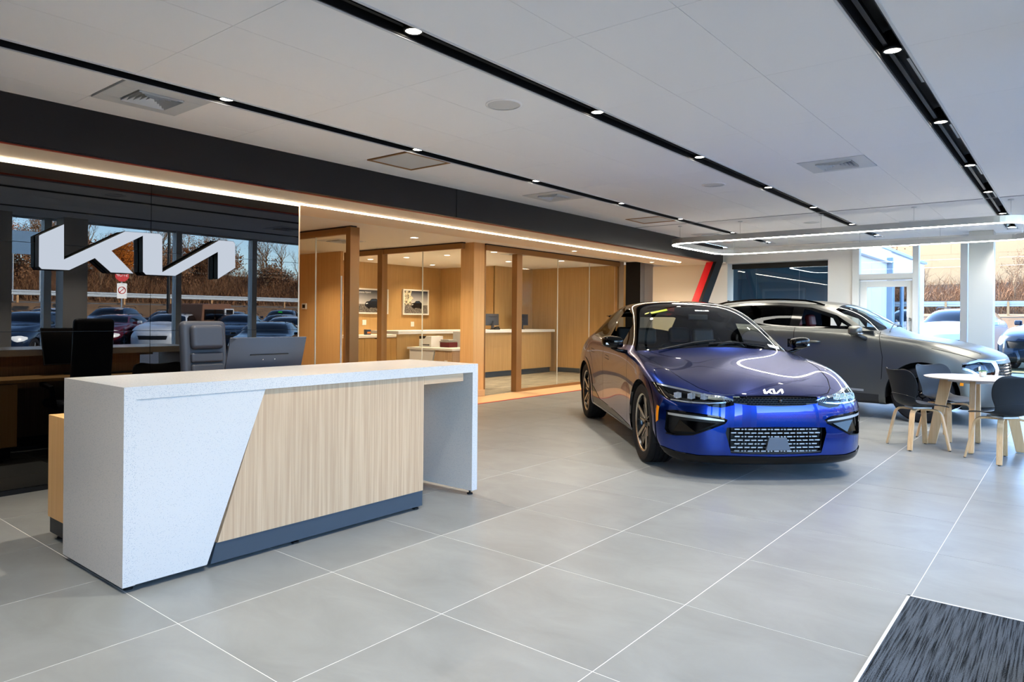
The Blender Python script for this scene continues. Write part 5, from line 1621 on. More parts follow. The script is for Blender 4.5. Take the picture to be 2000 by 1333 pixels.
for k in range(5):
    a = 2 * PI * k / 5 + .3; d = Vector((math.cos(a), math.sin(a), 0))
    b_ = obj('base_arm', G().tube([d * .02 + Vector((0, 0, .12)), d * .30 + Vector((0, 0, .075))], 1, flat=(.02, .014)), 'black', oc_)
    obj('caster', G().lathe([(0, -.02), (.028, -.02), (.028, .02), (0, .02)], origin=(d.x * .29, d.y * .29, .028), axis='x', seg=16), 'black', b_)
oc_.rotation_euler = (0, 0, math.radians(90))
# phone and keyboard on the return, mirrored in the glass
ph_ = thing('desk_phone', 'black desk telephone on the side unit, mirrored in the dark glass wall', 'phone', (-4.50, 1.80, .735), 1.4)
obj('base', G().prism([(-.09, -.10, 0), (-.09, .10, 0), (-.09, .10, .05), (-.09, -.10, .02)], (.18, 0, 0)), 'black', ph_, bevel=.006)
obj('handset', G().tube([(-.07, -.09, .045), (-.07, -.05, .06), (-.07, .05, .075), (-.07, .09, .07)], [.02, .014, .014, .02], 8), 'satin_trim', ph_, smooth=True)
kb = thing('keyboard', 'slim black computer keyboard on the side unit behind the counter', 'keyboard', (-4.53, 3.02, .735), PI / 2)
obj('base', G().box(-.21, .21, -.065, .065, 0, .012), 'black', kb, bevel=.004)
g = G()
for r_ in range(5):
    for k in range(14): g.box(-.20 + k * .0287, -.20 + k * .0287 + .024, -.058 + r_ * .0235, -.058 + r_ * .0235 + .019, .012, .017)
obj('keys', g, 'satin_trim', kb)['kind'] = 'stuff'
# black task chair whose back tip shows past the big monitor
tc = dup(c1_, (-4.98, 3.30, 0), math.radians(100), 'dark shell chair behind the counter, only its back edge showing past the monitor')
tc['group'] = 'seats behind the reception counter'
# ================================================================ OFFICE CONTENTS
def poster(y0, y1, z0, z1, label, kind):
    x = -12.84
    t = thing('framed_poster', label, 'picture', (x, (y0 + y1) / 2, (z0 + z1) / 2))
    w, h = (y1 - y0) / 2, (z1 - z0) / 2; f = .035
    fr = G().box(.0, .05, -w, w, -h, -h + f).box(.0, .05, -w, w, h - f, h).box(.0, .05, -w, -w + f, -h + f, h - f).box(.0, .05, w - f, w, -h + f, h - f)
    obj('frame', fr, 'white_plastic', t)
    w -= f; h -= f
    pr_ = obj('print', G().box(.0, .030, -w, w, -h, h), 'poster_sky', t)
    gl = .0305
    gz = -h * .25
    obj('printed_ground', G().box(gl, gl + .0006, -w, w, -h, gz), 'poster_ground', pr_)
    def shape(nm, pts, m, o): obj(nm, G().prism([(gl + o, y, z) for y, z in pts], (.0005, 0, 0)), m, pr_)
    cx, cz, k = .05, gz - .02, .42 * w / .35
    if kind == 1: cx = w * .15
    body_ = [(-.42, -.05), (-.44, .05), (-.36, .13), (-.20, .16), (-.10, .25), (.14, .26), (.28, .16), (.36, .10), (.38, -.04), (.30, -.10), (-.34, -.11)]
    shape('printed_car', [(cx + a * k, cz + b * k) for a, b in body_], 'poster_car', .001)
    shape('printed_windows', [(cx + a * k, cz + b * k) for a, b in [(-.16, .15), (-.09, .23), (.12, .235), (.24, .155)]], 'poster_glass', .0018)
    shape('printed_lamp', [(cx + a * k, cz + b * k) for a, b in [(-.40, .06), (-.30, .08), (-.28, .05), (-.39, .03)]], 'poster_light', .0018)
    for q in (-.24, .22):
        shape('printed_wheel', [(cx + q * k + .085 * k * math.cos(a), cz - .07 * k + .085 * k * math.sin(a)) for a in [2 * PI * i / 16 for i in range(16)]], 'black', .0024)
    if kind == 2:
        rk = [(-w, gz - .02), (-w, h), (-w * .35, h), (-w * .45, h * .6), (-w * .20, h * .35), (-w * .42, .04), (-w * .30, gz)]
        shape('printed_rocks', rk, 'poster_rock', .0006)
    else:
        text_mesh('Sorento Hybrid', .060, 'poster_light', pr_, loc=(gl + .003, -w * .42, h * .80), rot=(PI / 2, 0, PI / 2))
    return t
def grad(name, c1, c2, z0, z1):
    m = mat(name, c1, .5); n, l, b = nt(m)
    tc = n.new('ShaderNodeTexCoord'); sp = n.new('ShaderNodeSeparateXYZ'); mr = n.new('ShaderNodeMapRange'); r = n.new('ShaderNodeValToRGB')
    l.new(tc.outputs['Object'], sp.inputs[0]); l.new(sp.outputs[2], mr.inputs[0]); mr.inputs[1].default_value = z0; mr.inputs[2].default_value = z1
    r.color_ramp.elements[0].color = (*c1, 1); r.color_ramp.elements[1].color = (*c2, 1)
    l.new(mr.outputs[0], r.inputs[0]); l.new(r.outputs[0], b.inputs['Base Color'])
grad('poster_sky', hx('c9c6c4'), hx('3c4350'), -.1, .25)
noise_color('poster_ground', hx('3b3836'), hx('8a857e'), (1, 1, 1), 5, .7, .4, .6, 40.)
noise_color('poster_rock', hx('2c2a26'), hx('d6ccae'), (1, 1, 1), 5, .7, .42, .55, 16.)
mat('poster_car', hx('15181d'), .3); mat('poster_glass', hx('2d3b4d'), .3); mat('poster_light', hx('eef0f2'), .4)
poster(10.10, 11.13, 1.40, 1.99, 'white-framed car poster with lettering at its top, partly behind the bronze mullion', 1)
poster(11.60, 12.47, 1.39, 2.02, 'white-framed car poster with pale rocks, beside the office corner', 2)
# low cabinet along the poster wall
t = thing('storage_cabinet', 'low oak cabinet with flat doors along the poster wall', 'cabinet', (-12.52, 10.9, 0))
O = Vector(t.location)
def LL(g): bmesh.ops.translate(g.bm, vec=-O, verts=g.bm.verts); return g
obj('body', LL(G().box(-12.83, -12.235, 9.2, 12.2, .10, .865)), 'oak_panel', t)
for k in range(4):
    y0 = 9.2 + k * .75
    dr = obj('door', LL(G().box(-12.232, -12.212, y0 + .003, y0 + .747, .11, .855)), 'oak_panel', t)
    obj('finger_pull', LL(G().box(-12.2115, -12.209, y0 + .28, y0 + .50, .838, .854)), 'black', dr)
obj('plinth', LL(G().box(-12.80, -12.27, 9.21, 12.19, 0, .10)), 'toe_kick', t)
ct = obj('cabinet_worktop', G().box(-12.835, -12.19, 9.18, 12.22, .866, .925), 'white_plastic', bevel=.003)
tag(ct, 'continuous white worktop on the low oak cabinet under the posters', 'worktop')
rnd = random.Random(5)
for k, (y, w, d, h, lb) in enumerate(((10.72, .24, .20, .05, 'loose stack of white papers behind the mullion on the worktop'), (11.15, .30, .22, .035, 'fanned stack of white papers in the middle of the worktop'), (11.62, .28, .20, .018, 'thin flat stack of paper near the worktop end'))):
    t = thing('paper_stack', lb, 'paper', (-12.42, y, .925))
    n = 5
    for q in range(n):
        o = obj('sheet', G().box(-d / 2, d / 2, -w / 2, w / 2, q * h / n, (q + .9) * h / n), 'paper', t)
        o.rotation_euler = (0, 0, rnd.uniform(-.15, .15))
t = thing('supply_box', 'small blue and orange patterned box at the near end of the worktop', 'box', (-12.45, 10.22, .925))
obj('carton', G().box(-.05, .05, -.06, .06, 0, .12), 'sign_blue2' if 'sign_blue2' in M else 'poster_glass', t, bevel=.003)
mat('orange_label', hx('c8743a'), .5)
obj('label_band', G().box(.0505, .052, -.045, .045, .03, .07), 'orange_label', t)
for y, z, lb in ((10.44, 1.20, 'white double wall switch plate under the lettered poster'), (11.95, 1.16, 'white wall socket plate under the rock poster')):
    t = thing('switch_plate', lb, 'switch', (-12.838, y, z))
    obj('plate', G().box(0, .008, -.055, .055, -.06, .06), 'white_plastic', t, bevel=.003)
    for s_ in (-.025, .025): obj('rocker', G().box(.008, .012, s_ - .014, s_ + .014, -.03, .03), 'paper', t)
th_ = thing('thermostat', 'small white thermostat with a dark screen on the niche wall', 'thermostat', (-12.25, 8.435, 1.535))
obj('housing', G().box(-.075, .075, -.03, 0, -.06, .06), 'white_plastic', th_, bevel=.008)
obj('screen', G().box(-.045, .045, -.033, -.0305, -.035, .035), 'screen_dark', th_)
# desk in the poster office
t = thing('office_desk', 'white-topped office desk with a slanted white side and oak drawers, left of the thick pillar', 'desk', (-9.3, 9.5, 0))
t['label'] = 'white-topped office desk with a slanted white panel and oak drawers, beside the thick pillar'
O = Vector(t.location)
obj('top', LL(G().box(-10.05, -8.85, 9.22, 9.95, .72, .76)), 'white_plastic', t, bevel=.003)
obj('slanted_panel', LL(G().prism([(-10.02, 9.26, 0), (-10.02, 9.26, .719), (-9.35, 9.26, .719), (-9.52, 9.26, 0)], (0, .04, 0))), 'white_plastic', t)
dp = obj('drawer_unit', LL(G().box(-9.32, -8.87, 9.27, 9.85, .02, .719)), 'oak_pale', t)
for z in (.04, .27, .50): obj('drawer', LL(G().box(-9.31, -8.88, 9.25, 9.269, z, z + .21)), 'oak_pale', dp)
obj('socket', LL(G().box(-9.06, -8.99, 9.244, 9.2495, .42, .54)), 'white_plastic', dp)
t = thing('desktop_printer', 'white desktop printer with a dark lid on the rear end of the office desk', 'printer', (-9.80, 9.62, .76))
obj('body', G().prism([(-.17, -.16, 0), (-.17, -.16, .15), (-.02, -.16, .16), (.03, -.16, .21), (.17, -.16, .21), (.17, -.16, 0)], (0, .32, 0)), 'white_plastic', t, bevel=.006)
obj('lid', G().prism([(-.172, -.15, .152), (-.172, -.15, .205), (.025, -.15, .214), (-.02, -.15, .163)], (0, .30, 0)), 'satin_trim', t)
obj('paper_tray', G().box(-.10, .12, -.165, -.161, .03, .05), 'satin_trim', t)
t = thing('letter_tray', 'stack of grey paper trays over a dark red box beside the printer', 'tray', (-9.40, 9.70, .76))
obj('base_box', G().box(-.12, .12, -.12, .12, 0, .095), 'seat_red', t, bevel=.004)
for k in range(2): obj('tray', G().box(-.13 + k * .03, .11, -.12, .12, .097 + k * .03, .118 + k * .03), 'alu', t, bevel=.003)
t = obj('desk_screen', G().box(-9.48, -8.90, 9.90, 9.92, .76, 1.06), 'white_plastic', bevel=.004)
tag(t, 'plain white privacy screen standing on the office desk beside the pillar', 'screen')
# long counter in the counter office
t = thing('service_counter', 'long oak service counter with a white top behind the bronze glass front', 'counter', (-10.5, 11.7, 0))
O = Vector(t.location)
obj('front_panel', LL(G().box(-10.22, -10.2, 9.1, 14.18, .125, 1.0)), 'oak_panel', t)
obj('end_panel', LL(G().box(-10.85, -10.22, 14.16, 14.18, .125, 1.0)), 'oak_panel', t)
obj('top', LL(G().box(-10.95, -10.14, 9.08, 14.26, 1.0, 1.062)), 'white_plastic', t, bevel=.003)
obj('toe_kick', LL(G().box(-10.26, -10.23, 9.12, 14.17, 0, .124)), 'toe_kick', t)
monitor('monitor', (-10.62, 12.38, 1.062), PI / 2, 'dark monitor on the service counter, next to the open glass door', w=.50, h=.27, tilt=-.02)
monitor('monitor', (-10.62, 13.48, 1.062), PI / 2, 'dark monitor on the service counter, behind the bronze door post', w=.56, h=.27, tilt=-.02)
t = thing('desk_phone', 'black telephone by the foot of the counter monitor near the open glass door', 'phone', (-10.40, 12.25, 1.062), -PI / 2)
obj('base', G().prism([(-.09, -.08, 0), (-.09, .08, 0), (-.09, .08, .045), (-.09, -.08, .015)], (.18, 0, 0)), 'black', t, bevel=.005)
obj('handset', G().tube([(-.06, -.07, .04), (-.06, 0, .06), (-.06, .07, .062)], [.018, .013, .018], 8), 'satin_trim', t, smooth=True)
# red alarm call point and notice on the far white wall
t = thing('alarm_call_point', 'small red fire alarm call point on the white wall, seen through the SUV window', 'alarm', (-3.32, YF - .001, 1.16))
obj('housing', G().box(-.05, .05, -.045, 0, -.07, .07), 'sign_red2' if 'sign_red2' in M else 'red_paint', t, bevel=.006)
obj('pull_bar', G().box(-.03, .03, -.052, -.0455, -.01, .01), 'white_plastic', t)
t = thing('wall_notice', 'small cream notice card on the white wall above the red call point', 'notice', (-3.34, YF - .001, 1.52))
obj('card', G().box(-.11, .11, -.006, 0, -.05, .05), 'paper', t)
obj('clip', G().box(-.09, .09, -.012, -.006, .052, .085), 'black', t)
# exit sign's and sensor on the soffit: a round detector
t = thing('smoke_detector', 'small round white detector on the soffit above the glass front', 'detector', (-7.1, 11.5, ZO))
obj('base', G().lathe([(0, 0), (.055, 0), (.052, -.02), (0, -.03)], seg=24), 'ceiling_white', t, smooth=True)
# ================================================================ OUTSIDE
noise_color('asphalt', hx('4a4d52'), hx('5d6065'), (1, 1, 1), 6, .6, .3, .7, 3., roughness=.85, bump=.2)
noise_color('grass', hx('454a30'), hx('6f6a48'), (1, 1, 1), 8, .7, .35, .65, 2.5, roughness=.95)
noise_color('leaf_litter', hx('5d4938'), hx('86694c'), (1, 1, 1), 8, .75, .3, .7, 1.2, roughness=1.)
noise_color('bark', hx('5b4736'), hx('a08468'), (8, 8, 1.5), 4, .6, .3, .7, 2., roughness=.9)
noise_color('foliage_orange', hx('8a4414'), hx('c9761f'), (1, 1, 1), 4, .6, .3, .7, 3., roughness=.9)
noise_color('foliage_green', hx('1f3320'), hx('3f5a35'), (1, 1, 1), 4, .6, .3, .7, 3., roughness=.9)
noise_color('brush', hx('5e4030'), hx('9a7250'), (1, 1, 1), 4, .6, .3, .7, 3., roughness=.95)
mat('wing_panel', hx('dfe0e2'), .35, spec=.4)
mat('wing_frame', hx('8fb0cf'), .3, metal=.4)
mat('galvanized', hx('aab4bd'), .4, metal=.3)
mat('retaining_block', hx('cfa277'), .85)
mat('pole_wood', hx('b08a62'), .8)
mat('sign_red', hx('c8202a'), .5); mat('sign_white', hx('eceff0'), .5); mat('sign_blue', hx('4f7396'), .5)
mat('body_white', hx('bcc4cc'), .25, coat=.8); mat('body_navy', hx('152236'), .2, coat=1.); mat('body_black', hx('0b0d10'), .15, coat=1.)
mat('body_maroon', hx('4a1018'), .2, coat=1.); mat('body_silver', hx('8b939c'), .3, metal=.6, coat=1.); mat('body_slate', hx('2b3440'), .25, coat=1.)
mat('jeep_brown', hx('6a4a38'), .7)

gnd = struct('ground', G().box(XR + .1, 27, -8, 60, -.16, -.10).box(-8, XR + .1, YF + .12, 24.0, -.16, -.10), 'asphalt')
struct('ground_2', G().box(-14, XR + .1, 19.6, 38, -.16, .10), 'grass')
struct('kerb', G().box(-14, XR + .1, 19.45, 19.6, -.16, .16), 'wall_white')
# bank rising behind the guard rails: one terrain surface
def sstep(t): t = min(1, max(0, t)); return t * t * (3 - 2 * t)
def hill(x, y):
    e = max(x - 26.2, y - 37.5)           # embankment carrying the road, then the wooded bank
    d = max(0., e - 11.5)
    n = .5 * math.sin(x * .21 + y * .13) + .5 * math.sin(y * .17 - x * .09 + 1)
    return -.1 + 1.85 * sstep(e / 3.6) + 3.0 * (1 - math.exp(-d / 9)) + n * .3 * min(1, d / 6) + d * .03
rows = []
for i in range(68):
    x = -30 + i * 1.8
    rows.append([(x, -30 + j * 1.8, hill(x, -30 + j * 1.8) - (.12 if x < 27 and -30 + j * 1.8 < 38 else 0)) for j in range(70)])
hl_ = struct('hill', G().grid(rows), 'leaf_litter', smooth=True)
rd = struct('road', G().box(30.7, 36.5, -30, 90, 1.70, 1.79), 'asphalt')

# white-panelled wing of the building seen through the glass door
wg = struct('wall_wing', G().box(-3.6, -3.34, YF + .4, 22.5, -.1, 2.94), 'wing_panel')
for k in range(6):
    y0 = YF + .42 + k * 1.0
    if y0 > 17.4: break
    obj('panel', G().box(-3.34, -3.31, y0 + .006, min(y0 + .994, 17.9), -.1, 2.94), 'wing_panel', wg)
obj('coping', G().box(-3.66, -3.28, YF + .4, 22.6, 2.94, 3.0), 'wing_frame', wg)
for k in range(3):
    y0 = 18.0 + k * 1.1
    fr_ = obj('window_frame', G().box(-3.33, -3.27, y0, y0 + .07, -.1, 2.35).box(-3.33, -3.27, y0 + 1.0, y0 + 1.07, -.1, 2.35).box(-3.33, -3.27, y0 + .07, y0 + 1.0, 2.25, 2.35), 'wing_frame', wg)
    obj('pane', G().box(-3.31, -3.30, y0 + .07, y0 + 1.0, -.05, 2.25), 'glass_privacy', fr_)

# guard rails
def guard_rail(name, p0, p1, label):
    d = Vector(p1) - Vector(p0); L_ = d.length; u = d.normalized(); n = Vector((-u.y, u.x, 0))
    t = thing(name, label, 'guard rail', p0, math.atan2(u.y, u.x))
    prof = [(0, .38), (.03, .41), (.03, .46), (-.01, .50), (-.01, .53), (.03, .57), (.03, .62), (0, .65)]
    rows = [[(s_, y, z) for y, z in prof] for s_ in (0, L_)]
    g = G().grid(rows); obj('rail_beam', g, 'galvanized', t)
    for k in range(int(L_ / 2.6) + 1):
        obj('post', G().box(k * 2.6 - .05, k * 2.6 + .05, -.02, -.10, -.2, .62), 'pole_wood', t)
    return t
guard_rail('guard_rail', (30.3, -14, 1.74), (30.3, 40, 1.74), 'grey steel guard rail along the road beyond the parked cars, mirrored in the glass')
guard_rail('guard_rail', (-13, 41.6, 1.74), (29, 41.6, 1.74), 'grey steel guard rail on the grass beyond the end glazing')
obj_rw = struct('retaining_wall', G().box(-16, 24, 60, 60.6, -.2, 7.4), 'retaining_block')
for r_ in range(6):
    for k in range(16): obj('block', G().box(-15.9 + k * 2.5 + (r_ % 2) * 1.2, -15.9 + k * 2.5 + (r_ % 2) * 1.2 + 2.488, 59.98, 60, 1.2 + r_ * 1.02, 1.2 + r_ * 1.02 + 1.0), 'retaining_block', obj_rw)

# bare autumn trees: three shapes reused
def tree_mesh(seed, h, leafy, fol):
    rnd = random.Random(seed); tr = G(); lf = []
    def branch(p, d, L_, r, lv):
        q = [p]; dd = d.copy()
        for k in range(3):
            dd = (dd + Vector((rnd.uniform(-.18, .18), rnd.uniform(-.18, .18), rnd.uniform(-.02, .14)))).normalized()
            q.append(q[-1] + dd * L_ / 3)
        tr.tube(q, [r, r * .85, r * .7, r * .5], 5 if lv < 2 else 3, cap=False)
        if lv >= 4: lf.extend(q[1:]); return
        nb = (5, 4, 3, 3)[lv]
        for k in range(nb):
            a = rnd.uniform(0, 2 * PI); sp = rnd.uniform(.45, .95)
            nd = (dd + Vector((math.cos(a) * sp, math.sin(a) * sp, rnd.uniform(.0, .35)))).normalized()
            st = q[rnd.choice((1, 2, 3))] if lv else q[rnd.choice((2, 3))]
            branch(st, nd, L_ * rnd.uniform(.55, .75), r * .5, lv + 1)
    branch(Vector((0, 0, -.3)), Vector((0, 0, 1)), h * .45, h * .018, 0)
    me = bpy.data.meshes.new('trunk'); tr.bm.to_mesh(me); tr.bm.free(); me.materials.append(M['bark'])
    fm = None
    if leafy:
        g = bmesh.new()
        for p in lf:
            for k in range(leafy):
                c = p + Vector((rnd.gauss(0, .45), rnd.gauss(0, .45), rnd.gauss(0, .35)))
                a = Vector((rnd.gauss(0, 1), rnd.gauss(0, 1), rnd.gauss(0, 1))).normalized() * rnd.uniform(.05, .11)
                b = a.orthogonal().normalized() * rnd.uniform(.04, .09)
                g.faces.new([g.verts.new(c + a), g.verts.new(c + b), g.verts.new(c - a), g.verts.new(c - b)])
        fm = bpy.data.meshes.new('foliage'); g.to_mesh(fm); g.free(); fm.materials.append(M[fol])
    return me, fm
TM = {'bare': [tree_mesh(k, 8.5, (0, 2, 1, 0)[k], 'brush') for k in range(4)], 'orange': [tree_mesh(11 + k, 6.5, 9, 'foliage_orange') for k in range(2)],
      'brush': [tree_mesh(21 + k, 3.2, 4, 'brush') for k in range(2)], 'green': [tree_mesh(31, 7.0, 14, 'foliage_green')]}
LB = {'bare': ('tall bare grey-brown autumn tree on the bank outside', 'bare trees on the bank'), 'orange': ('tree with orange autumn leaves on the bank outside', 'orange-leaved trees on the bank'),
      'brush': ('low brown thicket bush behind the guard rail outside', 'brown bushes behind the guard rail'), 'green': ('dark evergreen tree on the bank outside', 'evergreens on the bank')}
def tree(kind, x, y, s=1.):
    t = thing({'bare': 'bare_tree', 'orange': 'autumn_tree', 'brush': 'brown_bush', 'green': 'evergreen_tree'}[kind], LB[kind][0], 'bush' if kind == 'brush' else 'tree', (x, y, hill(x, y)), random.uniform(0, 6.28), LB[kind][1])
    t.scale = (s, s, s)
    me, fm = random.choice(TM[kind])
    link(bpy.data.objects.new('trunk', me), t)
    if fm: link(bpy.data.objects.new('foliage', fm), t)['kind'] = 'stuff'
rr_ = random.Random(3)
for k in range(56): tree('bare', rr_.uniform(40, 56), 2 + k * 1.05 + rr_.uniform(-.5, .5), rr_.uniform(.34, .56))
for x, y in ((40.5, 10.5), (41.5, 13.2), (39.8, 19.5), (41, 22), (44, 15), (43, 9), (45, 27)): tree('orange', x, y, rr_.uniform(.42, .58))
for k in range(34): tree('brush', rr_.uniform(39, 46), 2 + k * 1.5 + rr_.uniform(-.4, .4), rr_.uniform(.7, 1.05))
for x, y in ((50, 52), (52, 55), (47, 47), (55, 49), (50, 58)): tree('green', x, y, .62)
for k in range(7): tree('bare', -12 + k * 4.6, rr_.uniform(48, 53), rr_.uniform(.35, .45))
for k in range(6): tree('bare', -10 + k * 5 + rr_.uniform(-1, 1), rr_.uniform(50, 57), .6)

# dead undergrowth covering the bank: nobody could count it
g = bmesh.new(); ru = random.Random(9)
def twigs(n, fx, fy, hmax):
    for k in range(n):
        x, y = fx(), fy()
        b = Vector((x, y, hill(x, y) - .05)); h = ru.uniform(.3, 1) * hmax
        for q in range(3):
            t_ = b + Vector((ru.gauss(0, .35) * h, ru.gauss(0, .35) * h, h * ru.uniform(.6, 1)))
            w = Vector((ru.gauss(0, 1), ru.gauss(0, 1), 0)).normalized() * ru.uniform(.015, .04)
            g.faces.new([g.verts.new(b - w), g.verts.new(b + w), g.verts.new(t_)])
            m_ = b.lerp(t_, ru.uniform(.4, .8)); e_ = m_ + Vector((ru.gauss(0, .3), ru.gauss(0, .3), ru.uniform(.05, .4))) * h
            g.faces.new([g.verts.new(m_ - w * .6), g.verts.new(m_ + w * .6), g.verts.new(e_)])
twigs(9000, lambda: 37.8 + abs(ru.gauss(0, 5)), lambda: ru.uniform(-4, 66), 2.0)
twigs(2500, lambda: ru.uniform(-14, 10), lambda: min(57, 48.5 + abs(ru.gauss(0, 4))), 1.8)
ug_me = bpy.data.meshes.new('undergrowth'); g.to_mesh(ug_me); g.free(); ug_me.materials.append(M['brush'])
ugo = link(bpy.data.objects.new('undergrowth', ug_me)); ugo['kind'] = 'stuff'
tag(ugo, 'tangle of dead brown undergrowth covering the bank behind the guard rail', 'undergrowth')
# poles and wires
def pole(x, y, h, label, lean=0.):
    t = thing('utility_pole', label, 'pole', (x, y, hill(x, y)))
    obj('shaft', G().tube([(0, 0, -.3), (lean, 0, h)], [.16, .12], 10), 'pole_wood', t, smooth=True)
    obj('crossarm', G().box(lean * .9 - .05, lean * .9 + .05, -1.1, 1.1, h - .7, h - .58), 'pole_wood', t)
    return t
pole(33.5, 6.3, 9, 'tall brown wooden utility pole outside, mirrored beside the logo')
pole(38.2, 37.5, 10, 'pale wooden utility pole beyond the far parked cars')
pole(37.8, 46.0, 10, 'pale wooden utility pole near the evergreens')
w_ = thing('overhead_wires', 'thin overhead wires strung between the utility poles', 'wire', (33.5, 6.3, 8.5))
for k, (a, b, z0, z1) in enumerate(((6.3, 37.5, 8.6, 9.8), (6.3, 37.5, 8.2, 9.4), (37.5, 46, 9.8, 9.9))):
    pts = []
    for q in range(13):
        t = q / 12; y = a + (b - a) * t
        x = 33.5 + (y - 6.3) * (38.2 - 33.5) / 31.2
        pts.append((x - 33.5, y - 6.3, z0 + (z1 - z0) * t - 8.5 - 1.0 * math.sin(PI * t)))
    obj('wire', G().tube(pts, .02, 5), 'black', w_)
w2_ = thing('overhead_wires', 'thin overhead wires above the parked cars beyond the end glazing', 'wire', (0, 34, 6))
for z in (-.6, .5, 1.2):
    obj('wire', G().tube([(-12 + 4 * q, 0, z + .02 * (q - 4) ** 2 + .05 * q) for q in range(9)], .02, 5), 'black', w2_)
# lamp post, stop sign, billboard
lp = thing('lamp_post', 'dark parking lot lamp post with a flat head, mirrored right of the logo', 'lamp post', (21.3, 15.5, -.1))
lp['label'] = 'dark parking lot lamp post with a flat double head behind the parked cars'
obj('shaft', G().tube([(0, 0, 0), (0, 0, 5.7)], [.09, .06], 10), 'black', lp)
obj('lamp_head', G().box(-.25, .25, -.75, -.1, 5.68, 5.76), 'black', lp, bevel=.02)
obj('lamp_head', G().box(-.25, .25, .1, .75, 5.68, 5.76), 'black', lp, bevel=.02)
ss = thing('stop_sign', 'red octagonal stop sign over a white turn sign on a thin post outside', 'sign', (26.0, 15.3, .0), PI)
obj('post', G().tube([(0, 0, 0), (0, 0, 3.5)], .03, 8), 'galvanized', ss)
oc8 = [(.03, .36 * math.cos(PI / 8 + k * PI / 4), 3.2 + .36 * math.sin(PI / 8 + k * PI / 4)) for k in range(8)]
sp_ = obj('stop_plate', G().prism(oc8, (.01, 0, 0)), 'sign_red', ss)
text_mesh('STOP', .24, 'sign_white', sp_, loc=(.045, 0, 3.2), rot=(PI / 2, 0, PI / 2))
tp = obj('turn_plate', G().box(.03, .04, -.24, .24, 2.0, 2.78), 'sign_white', ss)
obj('no_turn_ring', G().tube([(.05, .17 * math.cos(a), 2.42 + .17 * math.sin(a)) for a in [2 * PI * k / 20 for k in range(21)]], .018, 6, cap=False).tube([(.05, -.11, 2.53), (.05, .11, 2.31)], .018, 6), 'sign_red', tp)
bb = thing('road_sign', 'blue-grey rectangular road sign seen from behind at the bank', 'sign', (37.2, 14.4, 1.7))
obj('plate', G().box(0, .04, -1.0, 1.0, 3.0, 4.1), 'sign_blue', bb)
for y in (-.7, .7): obj('post', G().tube([(.05, y, -.1), (.05, y, 3.9)], .04, 8), 'galvanized', bb)

# ---- parked cars: one coarser body shared by all, painted singly
pk = Body(R2, cr2, 2)
suv_common(pk, 0)
for cx in (0, -2.76):
    pk.carve([(cx - .42, -.1), (cx - .42, .37)] + circle(cx, .37, .42, 16, PI, 0)[1:] + [(cx + .42, .37), (cx + .42, -.1)], 'xz', 'wheel_well', right_side)
pk.carve([(.60, .84), (.78, .855), (.905, .80), (.93, .76), (.86, .66), (.74, .62), (.66, .66), (.60, .74)], 'yz', 'lamp', sfr)
pk.carve([(-.50, .55), (-.55, .74), (.55, .74), (.50, .55)], 'yz', 'grille', lambda c, n: n.x > .2 and c.x > .3, only=('body',), mirror=False)
pk.carve([(-.95, .05), (-.95, .30), (.95, .30), (.95, .05)], 'yz', 'front_lip', lambda c, n: n.x > .2 and c.x > .35, only=('body',), mirror=False)
proto_p = thing('parked_car', 'x', 'car', (30, 10, -.1))
pb = pk.part('body_shell', 'body', 'body_black', proto_p, split=False)[0]
pk.part('windscreen', 'windscreen', 'screen_dark', proto_p)
pk.part('side_windows', 'window_surround', 'black_gloss', proto_p)
pk.part('wheel_well', 'wheel_well', 'liner', proto_p, -.06)
pk.part('headlamp', 'lamp', 'lamp_white', proto_p)
pk.part('grille', 'grille', 'black', proto_p, -.01)
pk.part('front_lip', 'front_lip', 'satin_trim', proto_p)
for x in (0, -2.76):
    for s_ in (1, -1):
        wo = autosmooth(obj('wheel', G().lathe([(.22, .10), (.24, .12), (.33, .125), (.365, .10), (.365, -.10), (.33, -.12), (0, -.12)], axis='y', seg=24), 'rubber', proto_p))
        wo.location = (x, s_ * .80, .365); wo.rotation_euler = (0, 0, 0 if s_ > 0 else PI)
        g = G()
        for k in range(5): 
            Rk = Matrix.Rotation(2 * PI * k / 5, 3, 'Y')
            g.prism([Rk @ Vector(p) for p in ((-.03, .09, .02), (.03, .09, .02), (.03, .10, .225), (-.03, .10, .225))], Rk @ Vector((0, .015, 0)))
        obj('rim', g, 'alu', wo)
for s_ in (1, -1):
    obj('door_mirror', G().box(-.86, -.76, s_ * .94 if s_ > 0 else -1.12, 1.12 if s_ > 0 else -.94, 1.14, 1.27), 'body_black', proto_p, bevel=.03)
    obj('roof_rail', G().tube([(-1.3, s_ * .58, 1.61), (-1.5, s_ * .58, 1.68), (-2.8, s_ * .58, 1.68), (-3.0, s_ * .58, 1.60)], .016, 6), 'black', proto_p)
def parked(x, y, rz, m, label, s=(1, 1, 1), first=False):
    r = proto_p if first else dup(proto_p)
    r.location = (x, y, .1 if x < 0 else -.1); r.rotation_euler = (0, 0, math.radians(rz)); r.scale = s; r['label'] = label; r['group'] = 'cars parked outside'
    for ch in r.children:
        n = ch.name.split('.')[0]
        if n in ('body_shell', 'door_mirror'):
            ch.material_slots[0].link = 'OBJECT'; ch.material_slots[0].material = M[m]
    return r
